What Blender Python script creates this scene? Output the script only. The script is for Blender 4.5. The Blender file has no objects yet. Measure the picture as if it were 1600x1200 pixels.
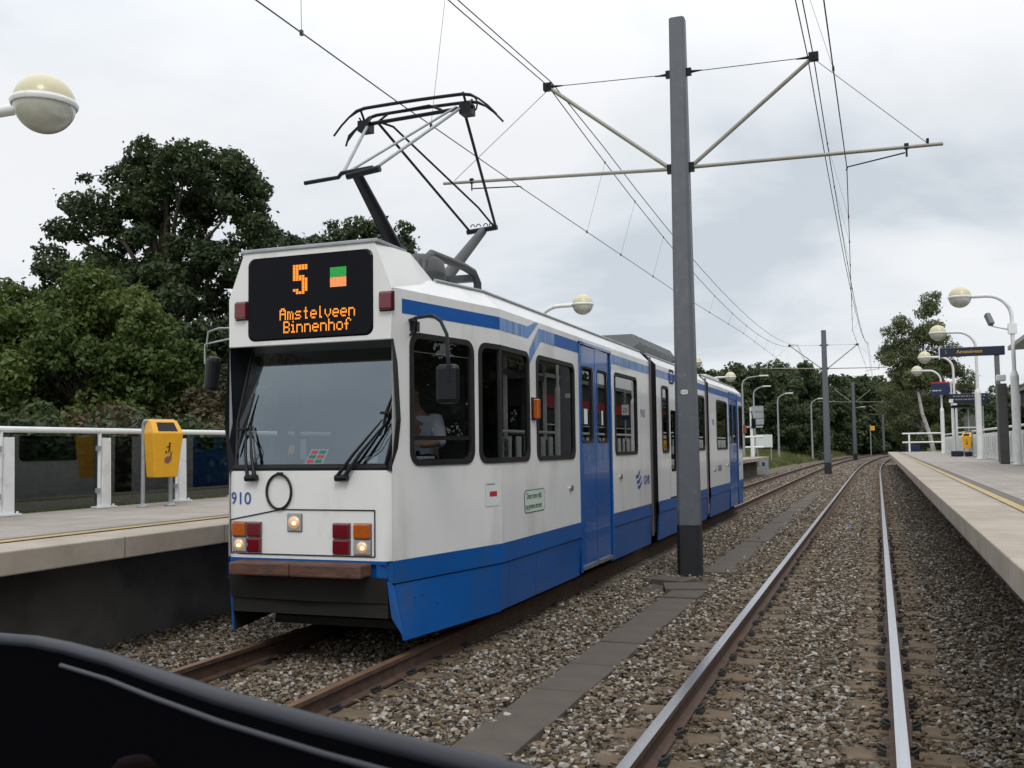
import bpy, bmesh, math, random
import numpy as np
from mathutils import Vector, Matrix
from mathutils.geometry import delaunay_2d_cdt
R_ = math.radians
sc = bpy.context.scene
COL = sc.collection

# ------------------------------------------------------------ camera, sky, sun
CAM = Vector((0, 0, 1.78))
YAW, PITCH, ROLL = R_(20.15), R_(3.68), R_(0.75)
cd = bpy.data.cameras.new('camera'); cam = bpy.data.objects.new('camera', cd); COL.objects.link(cam)
cd.sensor_width = 36.0; cd.lens = 36.0*1550/1600; cd.clip_start = .05; cd.clip_end = 4000
F = Vector((-math.sin(YAW)*math.cos(PITCH), math.cos(YAW)*math.cos(PITCH), math.sin(PITCH)))
Rt = F.cross(Vector((0, 0, 1))).normalized(); Up = Rt.cross(F)
R2 = Rt*math.cos(ROLL) - Up*math.sin(ROLL); U2 = Up*math.cos(ROLL) + Rt*math.sin(ROLL)
cam.matrix_world = Matrix(((R2.x, U2.x, -F.x, CAM.x), (R2.y, U2.y, -F.y, CAM.y), (R2.z, U2.z, -F.z, CAM.z), (0, 0, 0, 1)))
cd.dof.use_dof = True; cd.dof.focus_distance = 11.0; cd.dof.aperture_fstop = 8.5
sc.camera = cam

SUN_EL, SUN_AZ = R_(48), R_(152)     # azimuth measured clockwise from +y
w = bpy.data.worlds.new('World'); sc.world = w; w.use_nodes = True
nt = w.node_tree; nt.nodes.clear()
def N(nt, t, **k):
    n = nt.nodes.new(t)
    for a, b in k.items(): setattr(n, a, b)
    return n
out = N(nt, 'ShaderNodeOutputWorld'); bg = N(nt, 'ShaderNodeBackground'); bg.inputs[1].default_value = .10
sky = N(nt, 'ShaderNodeTexSky', sky_type='NISHITA', sun_disc=False, sun_elevation=SUN_EL, sun_rotation=SUN_AZ)
geo = N(nt, 'ShaderNodeNewGeometry'); sep = N(nt, 'ShaderNodeSeparateXYZ')
neg = N(nt, 'ShaderNodeVectorMath', operation='SCALE'); neg.inputs['Scale'].default_value = -1
tc = N(nt, 'ShaderNodeTexCoord')
nt.links.new(tc.outputs['Generated'], sep.inputs[0])
mz = N(nt, 'ShaderNodeMath', operation='MAXIMUM'); mz.inputs[1].default_value = 0.0
nt.links.new(sep.outputs[2], mz.inputs[0])
ad = N(nt, 'ShaderNodeMath', operation='ADD'); ad.inputs[1].default_value = .22; nt.links.new(mz.outputs[0], ad.inputs[0])
dx = N(nt, 'ShaderNodeMath', operation='DIVIDE'); dy = N(nt, 'ShaderNodeMath', operation='DIVIDE')
nt.links.new(sep.outputs[0], dx.inputs[0]); nt.links.new(ad.outputs[0], dx.inputs[1])
nt.links.new(sep.outputs[1], dy.inputs[0]); nt.links.new(ad.outputs[0], dy.inputs[1])
cmb = N(nt, 'ShaderNodeCombineXYZ'); nt.links.new(dx.outputs[0], cmb.inputs[0]); nt.links.new(dy.outputs[0], cmb.inputs[1])
cmb.inputs[2].default_value = 3.7
n1 = N(nt, 'ShaderNodeTexNoise'); n1.inputs['Scale'].default_value = 1.15; n1.inputs['Detail'].default_value = 6; n1.inputs['Roughness'].default_value = .52
n1.inputs['Distortion'].default_value = .25
nt.links.new(cmb.outputs[0], n1.inputs['Vector'])
cr = N(nt, 'ShaderNodeValToRGB'); e = cr.color_ramp.elements
e[0].position = .34; e[0].color = (6.3, 6.8, 7.4, 1)
e[1].position = .58; e[1].color = (9.3, 9.4, 9.6, 1)
m = e.new(.45); m.color = (8.1, 8.5, 8.9, 1)
nt.links.new(n1.outputs[0], cr.inputs[0])
# an overcast sky is brighter overhead than near the horizon
br = N(nt, 'ShaderNodeMapRange'); br.inputs[1].default_value = .30; br.inputs[2].default_value = 1.0; br.inputs[3].default_value = 1.0; br.inputs[4].default_value = 2.0
nt.links.new(sep.outputs[2], br.inputs[0])
sc1 = N(nt, 'ShaderNodeVectorMath', operation='SCALE'); nt.links.new(cr.outputs[0], sc1.inputs[0]); nt.links.new(br.outputs[0], sc1.inputs['Scale'])
mx = N(nt, 'ShaderNodeMix', data_type='RGBA'); mx.inputs[0].default_value = .93
nt.links.new(sky.outputs[0], mx.inputs[6]); nt.links.new(sc1.outputs[0], mx.inputs[7])
nt.links.new(mx.outputs[2], bg.inputs[0]); nt.links.new(bg.outputs[0], out.inputs[0])
sl = bpy.data.lights.new('sun', 'SUN'); sl.energy = 1.1; sl.angle = R_(18); sl.color = (1, .96, .9)
so = bpy.data.objects.new('sun', sl); COL.objects.link(so)
sd = Vector((math.sin(SUN_AZ)*math.cos(SUN_EL), math.cos(SUN_AZ)*math.cos(SUN_EL), math.sin(SUN_EL)))
so.rotation_euler = (-sd).to_track_quat('-Z', 'Y').to_euler()
sc.view_settings.view_transform = 'Standard'; sc.view_settings.look = 'None'; sc.view_settings.gamma = 1
sc.view_settings.exposure = 0.0
sc.render.engine = 'CYCLES'

# ------------------------------------------------------------ materials
def mat(name, col, rough=.6, metal=0, spec=.5, var=0, vscale=3, bump=0, bscale=40, dirt=None, dscale=1.5, dlo=.5, dhi=.75, emit=None, estr=0, coat=0, stretch=None, island=0):
    m = bpy.data.materials.new(name); m.use_nodes = True; t = m.node_tree; b = t.nodes['Principled BSDF']
    b.inputs['Roughness'].default_value = rough; b.inputs['Metallic'].default_value = metal
    b.inputs['Specular IOR Level'].default_value = spec; b.inputs['Coat Weight'].default_value = coat
    c = None
    tcn = N(t, 'ShaderNodeTexCoord'); src = tcn.outputs['Object']
    if stretch:
        mp = N(t, 'ShaderNodeMapping'); mp.inputs['Scale'].default_value = stretch; t.links.new(src, mp.inputs[0]); src2 = mp.outputs[0]
    else: src2 = src
    rgb = N(t, 'ShaderNodeRGB'); rgb.outputs[0].default_value = (*col, 1); c = rgb.outputs[0]
    if var:
        nz = N(t, 'ShaderNodeTexNoise'); nz.inputs['Scale'].default_value = vscale; nz.inputs['Detail'].default_value = 5
        t.links.new(src2, nz.inputs['Vector'])
        mr = N(t, 'ShaderNodeMapRange'); mr.inputs[1].default_value = .3; mr.inputs[2].default_value = .7; mr.inputs[3].default_value = 1-var; mr.inputs[4].default_value = 1+var
        t.links.new(nz.outputs[0], mr.inputs[0])
        vm = N(t, 'ShaderNodeVectorMath', operation='SCALE'); t.links.new(c, vm.inputs[0]); t.links.new(mr.outputs[0], vm.inputs['Scale']); c = vm.outputs[0]
    if dirt:
        nz = N(t, 'ShaderNodeTexNoise'); nz.inputs['Scale'].default_value = dscale; nz.inputs['Detail'].default_value = 8; nz.inputs['Roughness'].default_value = .65
        t.links.new(src2, nz.inputs['Vector'])
        mr = N(t, 'ShaderNodeMapRange'); mr.inputs[1].default_value = dlo; mr.inputs[2].default_value = dhi; t.links.new(nz.outputs[0], mr.inputs[0])
        mm = N(t, 'ShaderNodeMix', data_type='RGBA'); t.links.new(mr.outputs[0], mm.inputs[0]); t.links.new(c, mm.inputs[6]); mm.inputs[7].default_value = (*dirt, 1); c = mm.outputs[2]
    if island:
        g = N(t, 'ShaderNodeNewGeometry'); mr = N(t, 'ShaderNodeMapRange'); mr.inputs[3].default_value = 1-island; mr.inputs[4].default_value = 1+island
        t.links.new(g.outputs['Random Per Island'], mr.inputs[0])
        vm = N(t, 'ShaderNodeVectorMath', operation='SCALE'); t.links.new(c, vm.inputs[0]); t.links.new(mr.outputs[0], vm.inputs['Scale']); c = vm.outputs[0]
    t.links.new(c, b.inputs['Base Color'])
    if bump:
        nz = N(t, 'ShaderNodeTexNoise'); nz.inputs['Scale'].default_value = bscale; nz.inputs['Detail'].default_value = 6
        t.links.new(src2, nz.inputs['Vector'])
        bp = N(t, 'ShaderNodeBump'); bp.inputs['Strength'].default_value = bump; bp.inputs['Distance'].default_value = .02
        t.links.new(nz.outputs[0], bp.inputs['Height']); t.links.new(bp.outputs[0], b.inputs['Normal'])
    if emit: b.inputs['Emission Color'].default_value = (*emit, 1); b.inputs['Emission Strength'].default_value = estr
    return m
def glass(name, tint, refl, rcol=(1, 1, 1), rough=.0):
    m = bpy.data.materials.new(name); m.use_nodes = True; t = m.node_tree; t.nodes.clear()
    o = N(t, 'ShaderNodeOutputMaterial'); tr = N(t, 'ShaderNodeBsdfTransparent'); gl = N(t, 'ShaderNodeBsdfGlossy')
    tr.inputs[0].default_value = (*tint, 1); gl.inputs[0].default_value = (*rcol, 1); gl.inputs['Roughness'].default_value = rough
    g_ = N(t, 'ShaderNodeNewGeometry'); dt = N(t, 'ShaderNodeVectorMath', operation='DOT_PRODUCT'); t.links.new(g_.outputs['Normal'], dt.inputs[0]); t.links.new(g_.outputs['Incoming'], dt.inputs[1])
    ab = N(t, 'ShaderNodeMath', operation='ABSOLUTE'); t.links.new(dt.outputs['Value'], ab.inputs[0]); om = N(t, 'ShaderNodeMath', operation='SUBTRACT'); om.inputs[0].default_value = 1; t.links.new(ab.outputs[0], om.inputs[1])
    pw = N(t, 'ShaderNodeMath', operation='POWER'); pw.inputs[1].default_value = 5; t.links.new(om.outputs[0], pw.inputs[0])
    fr = N(t, 'ShaderNodeMath', operation='MULTIPLY_ADD'); fr.inputs[1].default_value = .93; fr.inputs[2].default_value = .05; t.links.new(pw.outputs[0], fr.inputs[0])
    ma = N(t, 'ShaderNodeMath', operation='MULTIPLY_ADD'); ma.inputs[1].default_value = 1-refl; ma.inputs[2].default_value = refl
    t.links.new(fr.outputs[0], ma.inputs[0]); ms = N(t, 'ShaderNodeMixShader')
    t.links.new(ma.outputs[0], ms.inputs[0]); t.links.new(tr.outputs[0], ms.inputs[1]); t.links.new(gl.outputs[0], ms.inputs[2])
    t.links.new(ms.outputs[0], o.inputs[0]); return m
M = {}
M['white'] = mat('white_paint', (.72, .72, .71), .32, coat=.35, var=.03, vscale=2, dirt=(.36, .34, .30), dscale=1.8, dlo=.52, dhi=.95, stretch=(1, 1, .28), bump=.03, bscale=1.5)
M['white_roof'] = mat('roof_paint', (.60, .60, .58), .5, var=.08, vscale=3, dirt=(.3, .29, .27), dscale=2, dlo=.5, dhi=.9)
M['blue'] = mat('blue_paint', (.003, .078, .29), .35, spec=.35, coat=.1, var=.10, vscale=2, dirt=(.045, .06, .09), dscale=2.6, dlo=.47, dhi=.95, stretch=(1, 1, .6), bump=.05, bscale=1.6)
M['stripe'] = mat('blue_stripe', (.003, .085, .34), .4, spec=.3, var=.06, vscale=4)
M['paleblue'] = mat('faded_stripe', (.07, .20, .47), .4, coat=.1, var=.25, vscale=2.5, stretch=(6, 6, .6), dirt=(.28, .38, .58), dscale=1.6, dlo=.45, dhi=.7)
M['door'] = mat('door_paint', (.004, .080, .30), .25, coat=.35, var=.08, vscale=2, bump=.03, bscale=2)
M['black'] = mat('black_paint', (.008, .009, .012), .4, spec=.25, var=.2)
M['rubber'] = mat('rubber', (.012, .0115, .012), .6, spec=.3, var=.2, vscale=8)
M['display'] = mat('display_glass', (.004, .004, .007), .12, spec=.12)
M['dkgrey'] = mat('underframe', (.022, .021, .020), .8, var=.3, vscale=6)
M['grey'] = mat('grey_metal', (.16, .165, .17), .45, metal=.3, var=.12, vscale=8)
M['galv'] = mat('galvanised', (.34, .36, .38), .5, metal=.4, var=.12, vscale=10)
M['pole'] = mat('pole_paint', (.115, .125, .14), .5, metal=.1, var=.08, vscale=6, dirt=(.20, .21, .22), dscale=9, dlo=.58, dhi=.8, bump=.05)
M['poledark'] = mat('tarred_foot', (.014, .015, .018), .6, var=.15, vscale=8)
M['rust'] = mat('rusty_bumper', (.105, .046, .028), .7, var=.3, vscale=7, dirt=(.03, .02, .016), dscale=5, dlo=.45, dhi=.75, bump=.3, bscale=30, stretch=(1, 1, 3))
M['red'] = mat('red_lens', (.13, .004, .010), .15, coat=.6, var=.1, vscale=30)
M['orange'] = mat('orange_lens', (.36, .075, .006), .15, coat=.6, var=.15, vscale=30, emit=(1, .25, .02), estr=.02)
M['lens'] = mat('clear_lens', (.35, .34, .32), .1, metal=.7)
M['lamp'] = mat('lit_bulb', (1, .8, .5), .3, emit=(1, .62, .26), estr=3.0)
M['glow'] = mat('lit_reflector', (.6, .45, .3), .25, metal=.4, emit=(1, .55, .22), estr=.28)
M['amber'] = mat('amber_led', (.5, .2, .02), .4, emit=(1, .27, .012), estr=1.15)
M['ledorange'] = mat('orange_led', (.5, .2, .1), .4, emit=(1, .30, .085), estr=1.0)
M['green'] = mat('green_led', (.02, .3, .05), .4, emit=(.02, .42, .07), estr=.55)
M['glassf'] = glass('windscreen_glass', (.42, .46, .48), .24, (.66, .75, .80), .02)
M['glasss'] = glass('window_glass', (.24, .25, .27), .02)
M['glassc'] = glass('cab_glass', (.60, .62, .64), .0)
M['panel'] = glass('fence_glass', (.42, .47, .46), .03)
M['blueink'] = mat('blue_lettering', (.02, .07, .30), .4)
M['greenink'] = mat('green_lettering', (.015, .13, .06), .5)
M['label'] = mat('pale_sticker', (.55, .60, .55), .5)
M['redink'] = mat('red_print', (.45, .02, .03), .5)
M['paper'] = mat('paper', (.62, .66, .64), .7)
M['yellow'] = mat('yellow_plastic', (.72, .36, .012), .38, coat=.2, var=.06, vscale=5, dirt=(.45, .22, .02), dscale=4, dlo=.58, dhi=.85)
M['fwhite'] = mat('fence_paint', (.72, .73, .72), .4, var=.05, vscale=4, dirt=(.38, .38, .36), dscale=3, dlo=.55, dhi=.85)
M['cream'] = mat('cream_globe_top', (.56, .51, .33), .35, var=.05, coat=.3)
M['globe'] = mat('opal_globe', (.50, .50, .44), .12, var=.08, vscale=5, coat=.5)
M['wire'] = mat('wire', (.10, .085, .085), .5, metal=.5)
M['tube'] = mat('bracket_tube', (.30, .29, .25), .5, metal=.3, var=.1)
M['navy'] = mat('navy_panel', (.008, .012, .04), .3, var=.1)
M['signblue'] = mat('sign_blue', (.008, .020, .075), .4)
M['interior'] = mat('interior', (.05, .048, .045), .7, var=.15)
M['ceil'] = mat('ceiling_panel', (.22, .18, .12), .7)
M['seat'] = mat('seat_cloth', (.02, .03, .06), .9, var=.2)
M['shirt'] = mat('shirt', (.66, .71, .78), .85, var=.06, vscale=10)
M['skin'] = mat('skin', (.42, .25, .18), .55)
M['hair'] = mat('hair', (.10, .08, .06), .8)
M['trouser'] = mat('trouser', (.015, .017, .03), .9)
M['bark'] = mat('bark', (.075, .058, .042), .9, var=.3, vscale=4, bump=.5, bscale=12)
M['birchbark'] = mat('birch_bark', (.42, .40, .37), .8, var=.1, dirt=(.05, .045, .04), dscale=5, dlo=.55, dhi=.6, stretch=(.5, .5, 2.5))
M['brick'] = mat('pale_render', (.45, .40, .36), .8, var=.05)

def rail_mat():
    return mat('rail_side', (.075, .042, .028), .75, var=.3, vscale=8, bump=.2)
M['railside'] = rail_mat()
M['railtop'] = mat('polished_rail', (.62, .62, .64), .22, metal=1, var=.06, vscale=3, stretch=(20, .3, 1))
M['railtoprust'] = mat('dull_rail_top', (.20, .12, .075), .5, metal=.4, var=.25, vscale=5, stretch=(10, .5, 1))
M['sleeper'] = mat('stained_concrete', (.118, .083, .050), .9, var=.3, vscale=6, dirt=(.070, .050, .032), dscale=9, dlo=.5, dhi=.8, bump=.4, bscale=30)
M['slab'] = mat('trough_concrete', (.082, .066, .053), .9, var=.15, vscale=4, dirt=(.06, .05, .042), dscale=8, dlo=.5, dhi=.8, bump=.15, bscale=60)

def leaf_mat(name, c1, c2, trans=.25):
    m = bpy.data.materials.new(name); m.use_nodes = True; t = m.node_tree; t.nodes.clear()
    o = N(t, 'ShaderNodeOutputMaterial'); g = N(t, 'ShaderNodeNewGeometry'); mm = N(t, 'ShaderNodeMix', data_type='RGBA')
    tcn = N(t, 'ShaderNodeTexCoord'); nz = N(t, 'ShaderNodeTexNoise'); nz.inputs['Scale'].default_value = .45; nz.inputs['Detail'].default_value = 3
    t.links.new(tcn.outputs['Object'], nz.inputs[0])
    mr = N(t, 'ShaderNodeMapRange'); mr.inputs[1].default_value = .35; mr.inputs[2].default_value = .65; mr.inputs[3].default_value = -.25; mr.inputs[4].default_value = .55
    t.links.new(nz.outputs[0], mr.inputs[0])
    a = N(t, 'ShaderNodeMath', operation='MULTIPLY_ADD'); a.inputs[1].default_value = .6; t.links.new(g.outputs['Random Per Island'], a.inputs[0]); t.links.new(mr.outputs[0], a.inputs[2])
    a.use_clamp = True
    t.links.new(a.outputs[0], mm.inputs[0]); mm.inputs[6].default_value = (*c1, 1); mm.inputs[7].default_value = (*c2, 1)
    d = N(t, 'ShaderNodeBsdfPrincipled'); d.inputs['Roughness'].default_value = .55; d.inputs['Specular IOR Level'].default_value = .3
    tl = N(t, 'ShaderNodeBsdfTranslucent'); ms = N(t, 'ShaderNodeMixShader'); ms.inputs[0].default_value = trans
    t.links.new(mm.outputs[2], d.inputs['Base Color']); t.links.new(mm.outputs[2], tl.inputs[0])
    t.links.new(d.outputs[0], ms.inputs[1]); t.links.new(tl.outputs[0], ms.inputs[2]); t.links.new(ms.outputs[0], o.inputs[0]); return m
M['oak'] = leaf_mat('oak_leaves', (.026, .042, .017), (.066, .095, .034), .3)
M['maple'] = leaf_mat('maple_leaves', (.046, .078, .018), (.125, .165, .038), .35)
M['birch'] = leaf_mat('birch_leaves', (.085, .110, .050), (.19, .21, .095), .45)
M['wood'] = leaf_mat('wood_leaves', (.034, .056, .024), (.085, .11, .045), .3)
M['dry'] = leaf_mat('bush_leaves', (.05, .045, .022), (.12, .085, .04), .2)
M['grass'] = leaf_mat('grass_blades', (.07, .09, .025), (.20, .20, .08), .3)

# ------------------------------------------------------------ object helpers
def tag(o, label=None, cat=None, group=None, kind=None):
    if label: o['label'] = label
    if cat: o['category'] = cat
    if group: o['group'] = group
    if kind: o['kind'] = kind
    return o
def thing(name, label, cat, loc=(0, 0, 0), rz=0, group=None):
    o = bpy.data.objects.new(name, None); COL.objects.link(o); o.location = loc; o.rotation_euler = (0, 0, rz); o.empty_display_size = .3
    return tag(o, label, cat, group)
class MB:
    def __init__(s): s.v = []; s.f = []; s.m = []; s.sm = []
    def add(s, vs, fs, mi=0, smooth=False):
        b = len(s.v); s.v += [tuple(v) for v in vs]
        for f in fs: s.f.append(tuple(i+b for i in f)); s.m.append(mi); s.sm.append(smooth)
        return s
    def box(s, c, d, mi=0, rz=0, bev=0):
        x, y, z = [q/2 for q in d]; cs, sn = math.cos(rz), math.sin(rz)
        if bev:
            bm = bmesh.new(); bmesh.ops.create_cube(bm, size=1)
            for v in bm.verts: v.co = Vector((v.co.x*d[0], v.co.y*d[1], v.co.z*d[2]))
            bmesh.ops.bevel(bm, geom=bm.edges[:], offset=bev, segments=2, profile=.5, affect='EDGES')
            vs = [(c[0]+v.co.x*cs-v.co.y*sn, c[1]+v.co.x*sn+v.co.y*cs, c[2]+v.co.z) for v in bm.verts]
            fs = [[v.index for v in f.verts] for f in bm.faces]; bm.free(); return s.add(vs, fs, mi)
        vs = [(c[0]+a*x*cs-b*y*sn, c[1]+a*x*sn+b*y*cs, c[2]+g*z) for g in (-1, 1) for a, b in ((-1, -1), (1, -1), (1, 1), (-1, 1))]
        return s.add(vs, [(3, 2, 1, 0), (4, 5, 6, 7), (0, 1, 5, 4), (1, 2, 6, 5), (2, 3, 7, 6), (3, 0, 4, 7)], mi)
    def tube(s, pts, r, mi=0, n=8, caps=True):
        pts = [Vector(p) for p in pts]; k = len(pts); rs = r if isinstance(r, (list, tuple)) else [r]*k
        rings = []; a = None
        for i, p in enumerate(pts):
            t = ((pts[min(i+1, k-1)]-p).normalized() + (p-pts[max(i-1, 0)]).normalized())
            t = t.normalized() if t.length > 1e-6 else Vector((0, 0, 1))
            if a is None:
                a = t.orthogonal().normalized()
            else:
                a = (a - t*a.dot(t)).normalized()
            b = t.cross(a)
            rings.append([p+(a*math.cos(2*math.pi*j/n)+b*math.sin(2*math.pi*j/n))*rs[i] for j in range(n)])
        vs = [v for rg in rings for v in rg]; fs = []
        for i in range(k-1):
            for j in range(n): fs.append((i*n+j, i*n+(j+1) % n, (i+1)*n+(j+1) % n, (i+1)*n+j))
        s.add(vs, fs, mi, True)
        if caps: s.add(rings[0], [tuple(range(n))[::-1]], mi); s.add(rings[-1], [tuple(range(n))], mi)
        return s
    def lathe(s, prof, c=(0, 0, 0), n=24, mi=0, smooth=True):
        vs = [(c[0]+r*math.cos(2*math.pi*j/n), c[1]+r*math.sin(2*math.pi*j/n), c[2]+z) for r, z in prof for j in range(n)]
        fs = [(i*n+j, i*n+(j+1) % n, (i+1)*n+(j+1) % n, (i+1)*n+j) for i in range(len(prof)-1) for j in range(n)]
        return s.add(vs, fs, mi, smooth)
    def prism(s, poly, fn0, fn1, mi=0):
        """poly: list of 2d points; fn0/fn1 map (a,b)->3d for the two faces"""
        n = len(poly); s.add([fn0(*p) for p in poly]+[fn1(*p) for p in poly],
            [tuple(range(n)), tuple(range(2*n-1, n-1, -1))]+[(i, n+i, n+(i+1) % n, (i+1) % n) for i in range(n)], mi)
        return s
    def quad(s, a, b, c, d, mi=0): return s.add([a, b, c, d], [(0, 1, 2, 3)], mi)
    def build(s, name, m, parent=None, loc=None):
        me = bpy.data.meshes.new(name); me.from_pydata(s.v, [], s.f)
        ms = m if isinstance(m, (list, tuple)) else [m]
        for q in ms: me.materials.append(q)
        me.polygons.foreach_set('material_index', s.m); me.polygons.foreach_set('use_smooth', s.sm)
        bm = bmesh.new(); bm.from_mesh(me); bmesh.ops.recalc_face_normals(bm, faces=bm.faces); bm.to_mesh(me); bm.free()
        o = bpy.data.objects.new(name, me); COL.objects.link(o)
        if parent: o.parent = parent
        if loc: o.location = loc
        return o
def copy_tree(o, parent=None, label=None):
    c = o.copy(); COL.objects.link(c); c.parent = parent
    if label: c['label'] = label
    for ch in list(o.children): copy_tree(ch, c)
    return c
def text_mb(body, size, fn, ext=.004, mi=0, bold=0, sx=1.0, align='LEFT'):
    cu = bpy.data.curves.new('t', 'FONT'); cu.body = body; cu.size = size; cu.align_x = align; cu.resolution_u = 3; cu.offset = bold
    o = bpy.data.objects.new('t', cu); COL.objects.link(o); bpy.context.view_layer.update()
    me = bpy.data.meshes.new_from_object(o); mb = MB()
    mb.add([fn(v.co.x*sx, v.co.y) for v in me.vertices], [tuple(p.vertices) for p in me.polygons], mi)
    bpy.data.objects.remove(o); bpy.data.curves.remove(cu); bpy.data.meshes.remove(me); return mb
def rrect(a0, a1, b0, b1, r, n=5):
    P = []
    for cx, cy, s in ((a1-r, b1-r, 0), (a0+r, b1-r, 1), (a0+r, b0+r, 2), (a1-r, b0+r, 3)):
        for i in range(n+1):
            t = math.pi/2*(s+i/n); P.append((cx+r*math.cos(t), cy+r*math.sin(t)))
    return P
def np_mesh(name, V, Fq, mats, parent=None, smooth=False, mi=None):
    me = bpy.data.meshes.new(name); k = Fq.shape[1]
    me.vertices.add(len(V)); me.vertices.foreach_set('co', V.astype(np.float32).ravel())
    me.loops.add(Fq.size); me.loops.foreach_set('vertex_index', Fq.astype(np.int32).ravel())
    me.polygons.add(len(Fq)); me.polygons.foreach_set('loop_start', np.arange(0, Fq.size, k, dtype=np.int32))
    me.polygons.foreach_set('loop_total', np.full(len(Fq), k, dtype=np.int32))
    for q in mats: me.materials.append(q)
    if mi is not None: me.polygons.foreach_set('material_index', mi.astype(np.int32))
    me.polygons.foreach_set('use_smooth', np.full(len(Fq), smooth))
    me.update(calc_edges=True); o = bpy.data.objects.new(name, me); COL.objects.link(o)
    if parent: o.parent = parent
    return o

# ------------------------------------------------------------ the line of the tracks
def bend(y):                       # lateral shift of the alignment
    if y < 62: return 0.0
    if y < 165: return (y-62)**2/(2*1450)
    b = (165-62)**2/2900; s = (165-62)/1450
    return b + s*(y-165) + (y-165)**2/(2*330)
RAILS = dict(r=.075, l=-1.39, lr=-3.93, ll=-5.46)
ys_line = [-8, 0, 10, 20, 30, 40, 50, 58]+list(range(62, 262, 5))

# ground sheet with the track cutting
def ground_h(x, y):
    d = x-bend(y)
    if -7.6 < d < 2.3 or y < -9: base = -.26
    elif d <= -7.6:
        k = min(1, max(0, (y-58)/22)); lvl = .93*(1-k) + (-.12+.95*min(1, max(0, (-8.0-d)/4.5)))*k; base = lvl if d < -8.2 else -.26+(lvl+.26)*(-7.6-d)/.6
    else: base = .9 if d > 2.9 else -.26+1.16*(d-2.3)/.6
    if y < -9: base = .5 if abs(d+2.7) > 8 else -.26
    return base
def grid_sheet(name, xs, ys, hf, m):
    mb = MB(); nx = len(xs)
    vs = [(x+(bend(y) if abs(x) < 60 else 0), y, hf(x+bend(y), y)) for y in ys for x in xs]
    fs = [(j*nx+i, j*nx+i+1, (j+1)*nx+i+1, (j+1)*nx+i) for j in range(len(ys)-1) for i in range(nx-1)]
    return mb.add(vs, fs).build(name, m)
def ground_mat():
    m = mat('meadow', (.085, .10, .03), .95, var=.35, vscale=.8, dirt=(.16, .13, .07), dscale=.35, dlo=.45, dhi=.7, bump=.8, bscale=6); return m
M['meadow'] = ground_mat()
xs = [-900, -300, -120, -60, -40, -28, -20, -16, -13, -11, -9.5, -8.21, -7.6, 2.3, 2.91, 4, 6, 9, 14, 20, 30, 50, 100, 300, 900]
ysg = [-300, -60, -20, -9.01, -8.9, 5, 20, 40, 50, 58, 62, 66, 70, 75, 80]+list(range(90, 300, 10))+[340, 420, 600, 1200, 2500]
tag(grid_sheet('ground', xs, ysg, ground_h, M['meadow']), kind='structure')
# ballast bed
def ballast_mat():
    m = bpy.data.materials.new('ballast'); m.use_nodes = True; t = m.node_tree; b = t.nodes['Principled BSDF']; b.inputs['Roughness'].default_value = .9
    tcn = N(t, 'ShaderNodeTexCoord'); vo = N(t, 'ShaderNodeTexVoronoi'); vo.inputs['Scale'].default_value = 19
    t.links.new(tcn.outputs['Object'], vo.inputs['Vector'])
    sp = N(t, 'ShaderNodeSeparateXYZ'); t.links.new(vo.outputs['Color'], sp.inputs[0])
    cr = N(t, 'ShaderNodeValToRGB'); e = cr.color_ramp.elements
    e[0].color = (.06, .040, .025, 1); e[1].color = (.28, .25, .21, 1); q = e.new(.45); q.color = (.115, .083, .055, 1); q = e.new(.8); q.color = (.18, .148, .115, 1)
    t.links.new(sp.outputs[0], cr.inputs[0])
    nz = N(t, 'ShaderNodeTexNoise'); nz.inputs['Scale'].default_value = .9; nz.inputs['Detail'].default_value = 4; t.links.new(tcn.outputs['Object'], nz.inputs[0])
    mr = N(t, 'ShaderNodeMapRange'); mr.inputs[1].default_value = .3; mr.inputs[2].default_value = .7; mr.inputs[3].default_value = .6; mr.inputs[4].default_value = 1.25; t.links.new(nz.outputs[0], mr.inputs[0])
    vm = N(t, 'ShaderNodeVectorMath', operation='SCALE'); t.links.new(cr.outputs[0], vm.inputs[0]); t.links.new(mr.outputs[0], vm.inputs['Scale']); t.links.new(vm.outputs[0], b.inputs['Base Color'])
    bp = N(t, 'ShaderNodeBump'); bp.inputs['Distance'].default_value = .05; bp.inputs['Strength'].default_value = 1.0; bp.invert = True
    t.links.new(vo.outputs['Distance'], bp.inputs['Height']); t.links.new(bp.outputs[0], b.inputs['Normal']); return m
M['ballast'] = ballast_mat()
mb = MB(); P = []
for y in ys_line:
    for x in (-7.9, -6.6, -2.4, 1.2, 2.2): P.append((x+bend(y), y, -.17 if y > 60 else -.185))
nx = 5; mb.add(P, [(j*nx+i, j*nx+i+1, (j+1)*nx+i+1, (j+1)*nx+i) for j in range(len(ys_line)-1) for i in range(nx-1)])
tag(mb.build('track_bed', M['ballast']), kind='structure')

# rails
def rail(name, x0, top, label, y0=-6, y1=255):
    prof = [(-.0365, 0), (.0365, 0), (.0365, -.035), (.009, -.05), (.009, -.14), (.07, -.152), (.07, -.168), (-.07, -.168), (-.07, -.152), (-.009, -.14), (-.009, -.05), (-.0365, -.035)]
    mb = MB(); ys = [y for y in ys_line if y0 < y < y1]; ys = [y0]+ys+[y1]; n = len(prof)
    vs = [(x0+px+bend(y), y, pz) for y in ys for px, pz in prof]
    for j in range(len(ys)-1):
        pass
    mb.v = vs
    for j in range(len(ys)-1):
        for i in range(n):
            mb.f.append((j*n+i, j*n+(i+1) % n, (j+1)*n+(i+1) % n, (j+1)*n+i)); mb.m.append(1 if i == 0 else 0); mb.sm.append(False)
    o = mb.build('rail', [M['railside'], top]); tag(o, label, 'rail', 'running rails of the two tracks'); return o
rail('rail', RAILS['r'], M['railtop'], 'shiny steel rail nearest the right platform edge')
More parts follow.
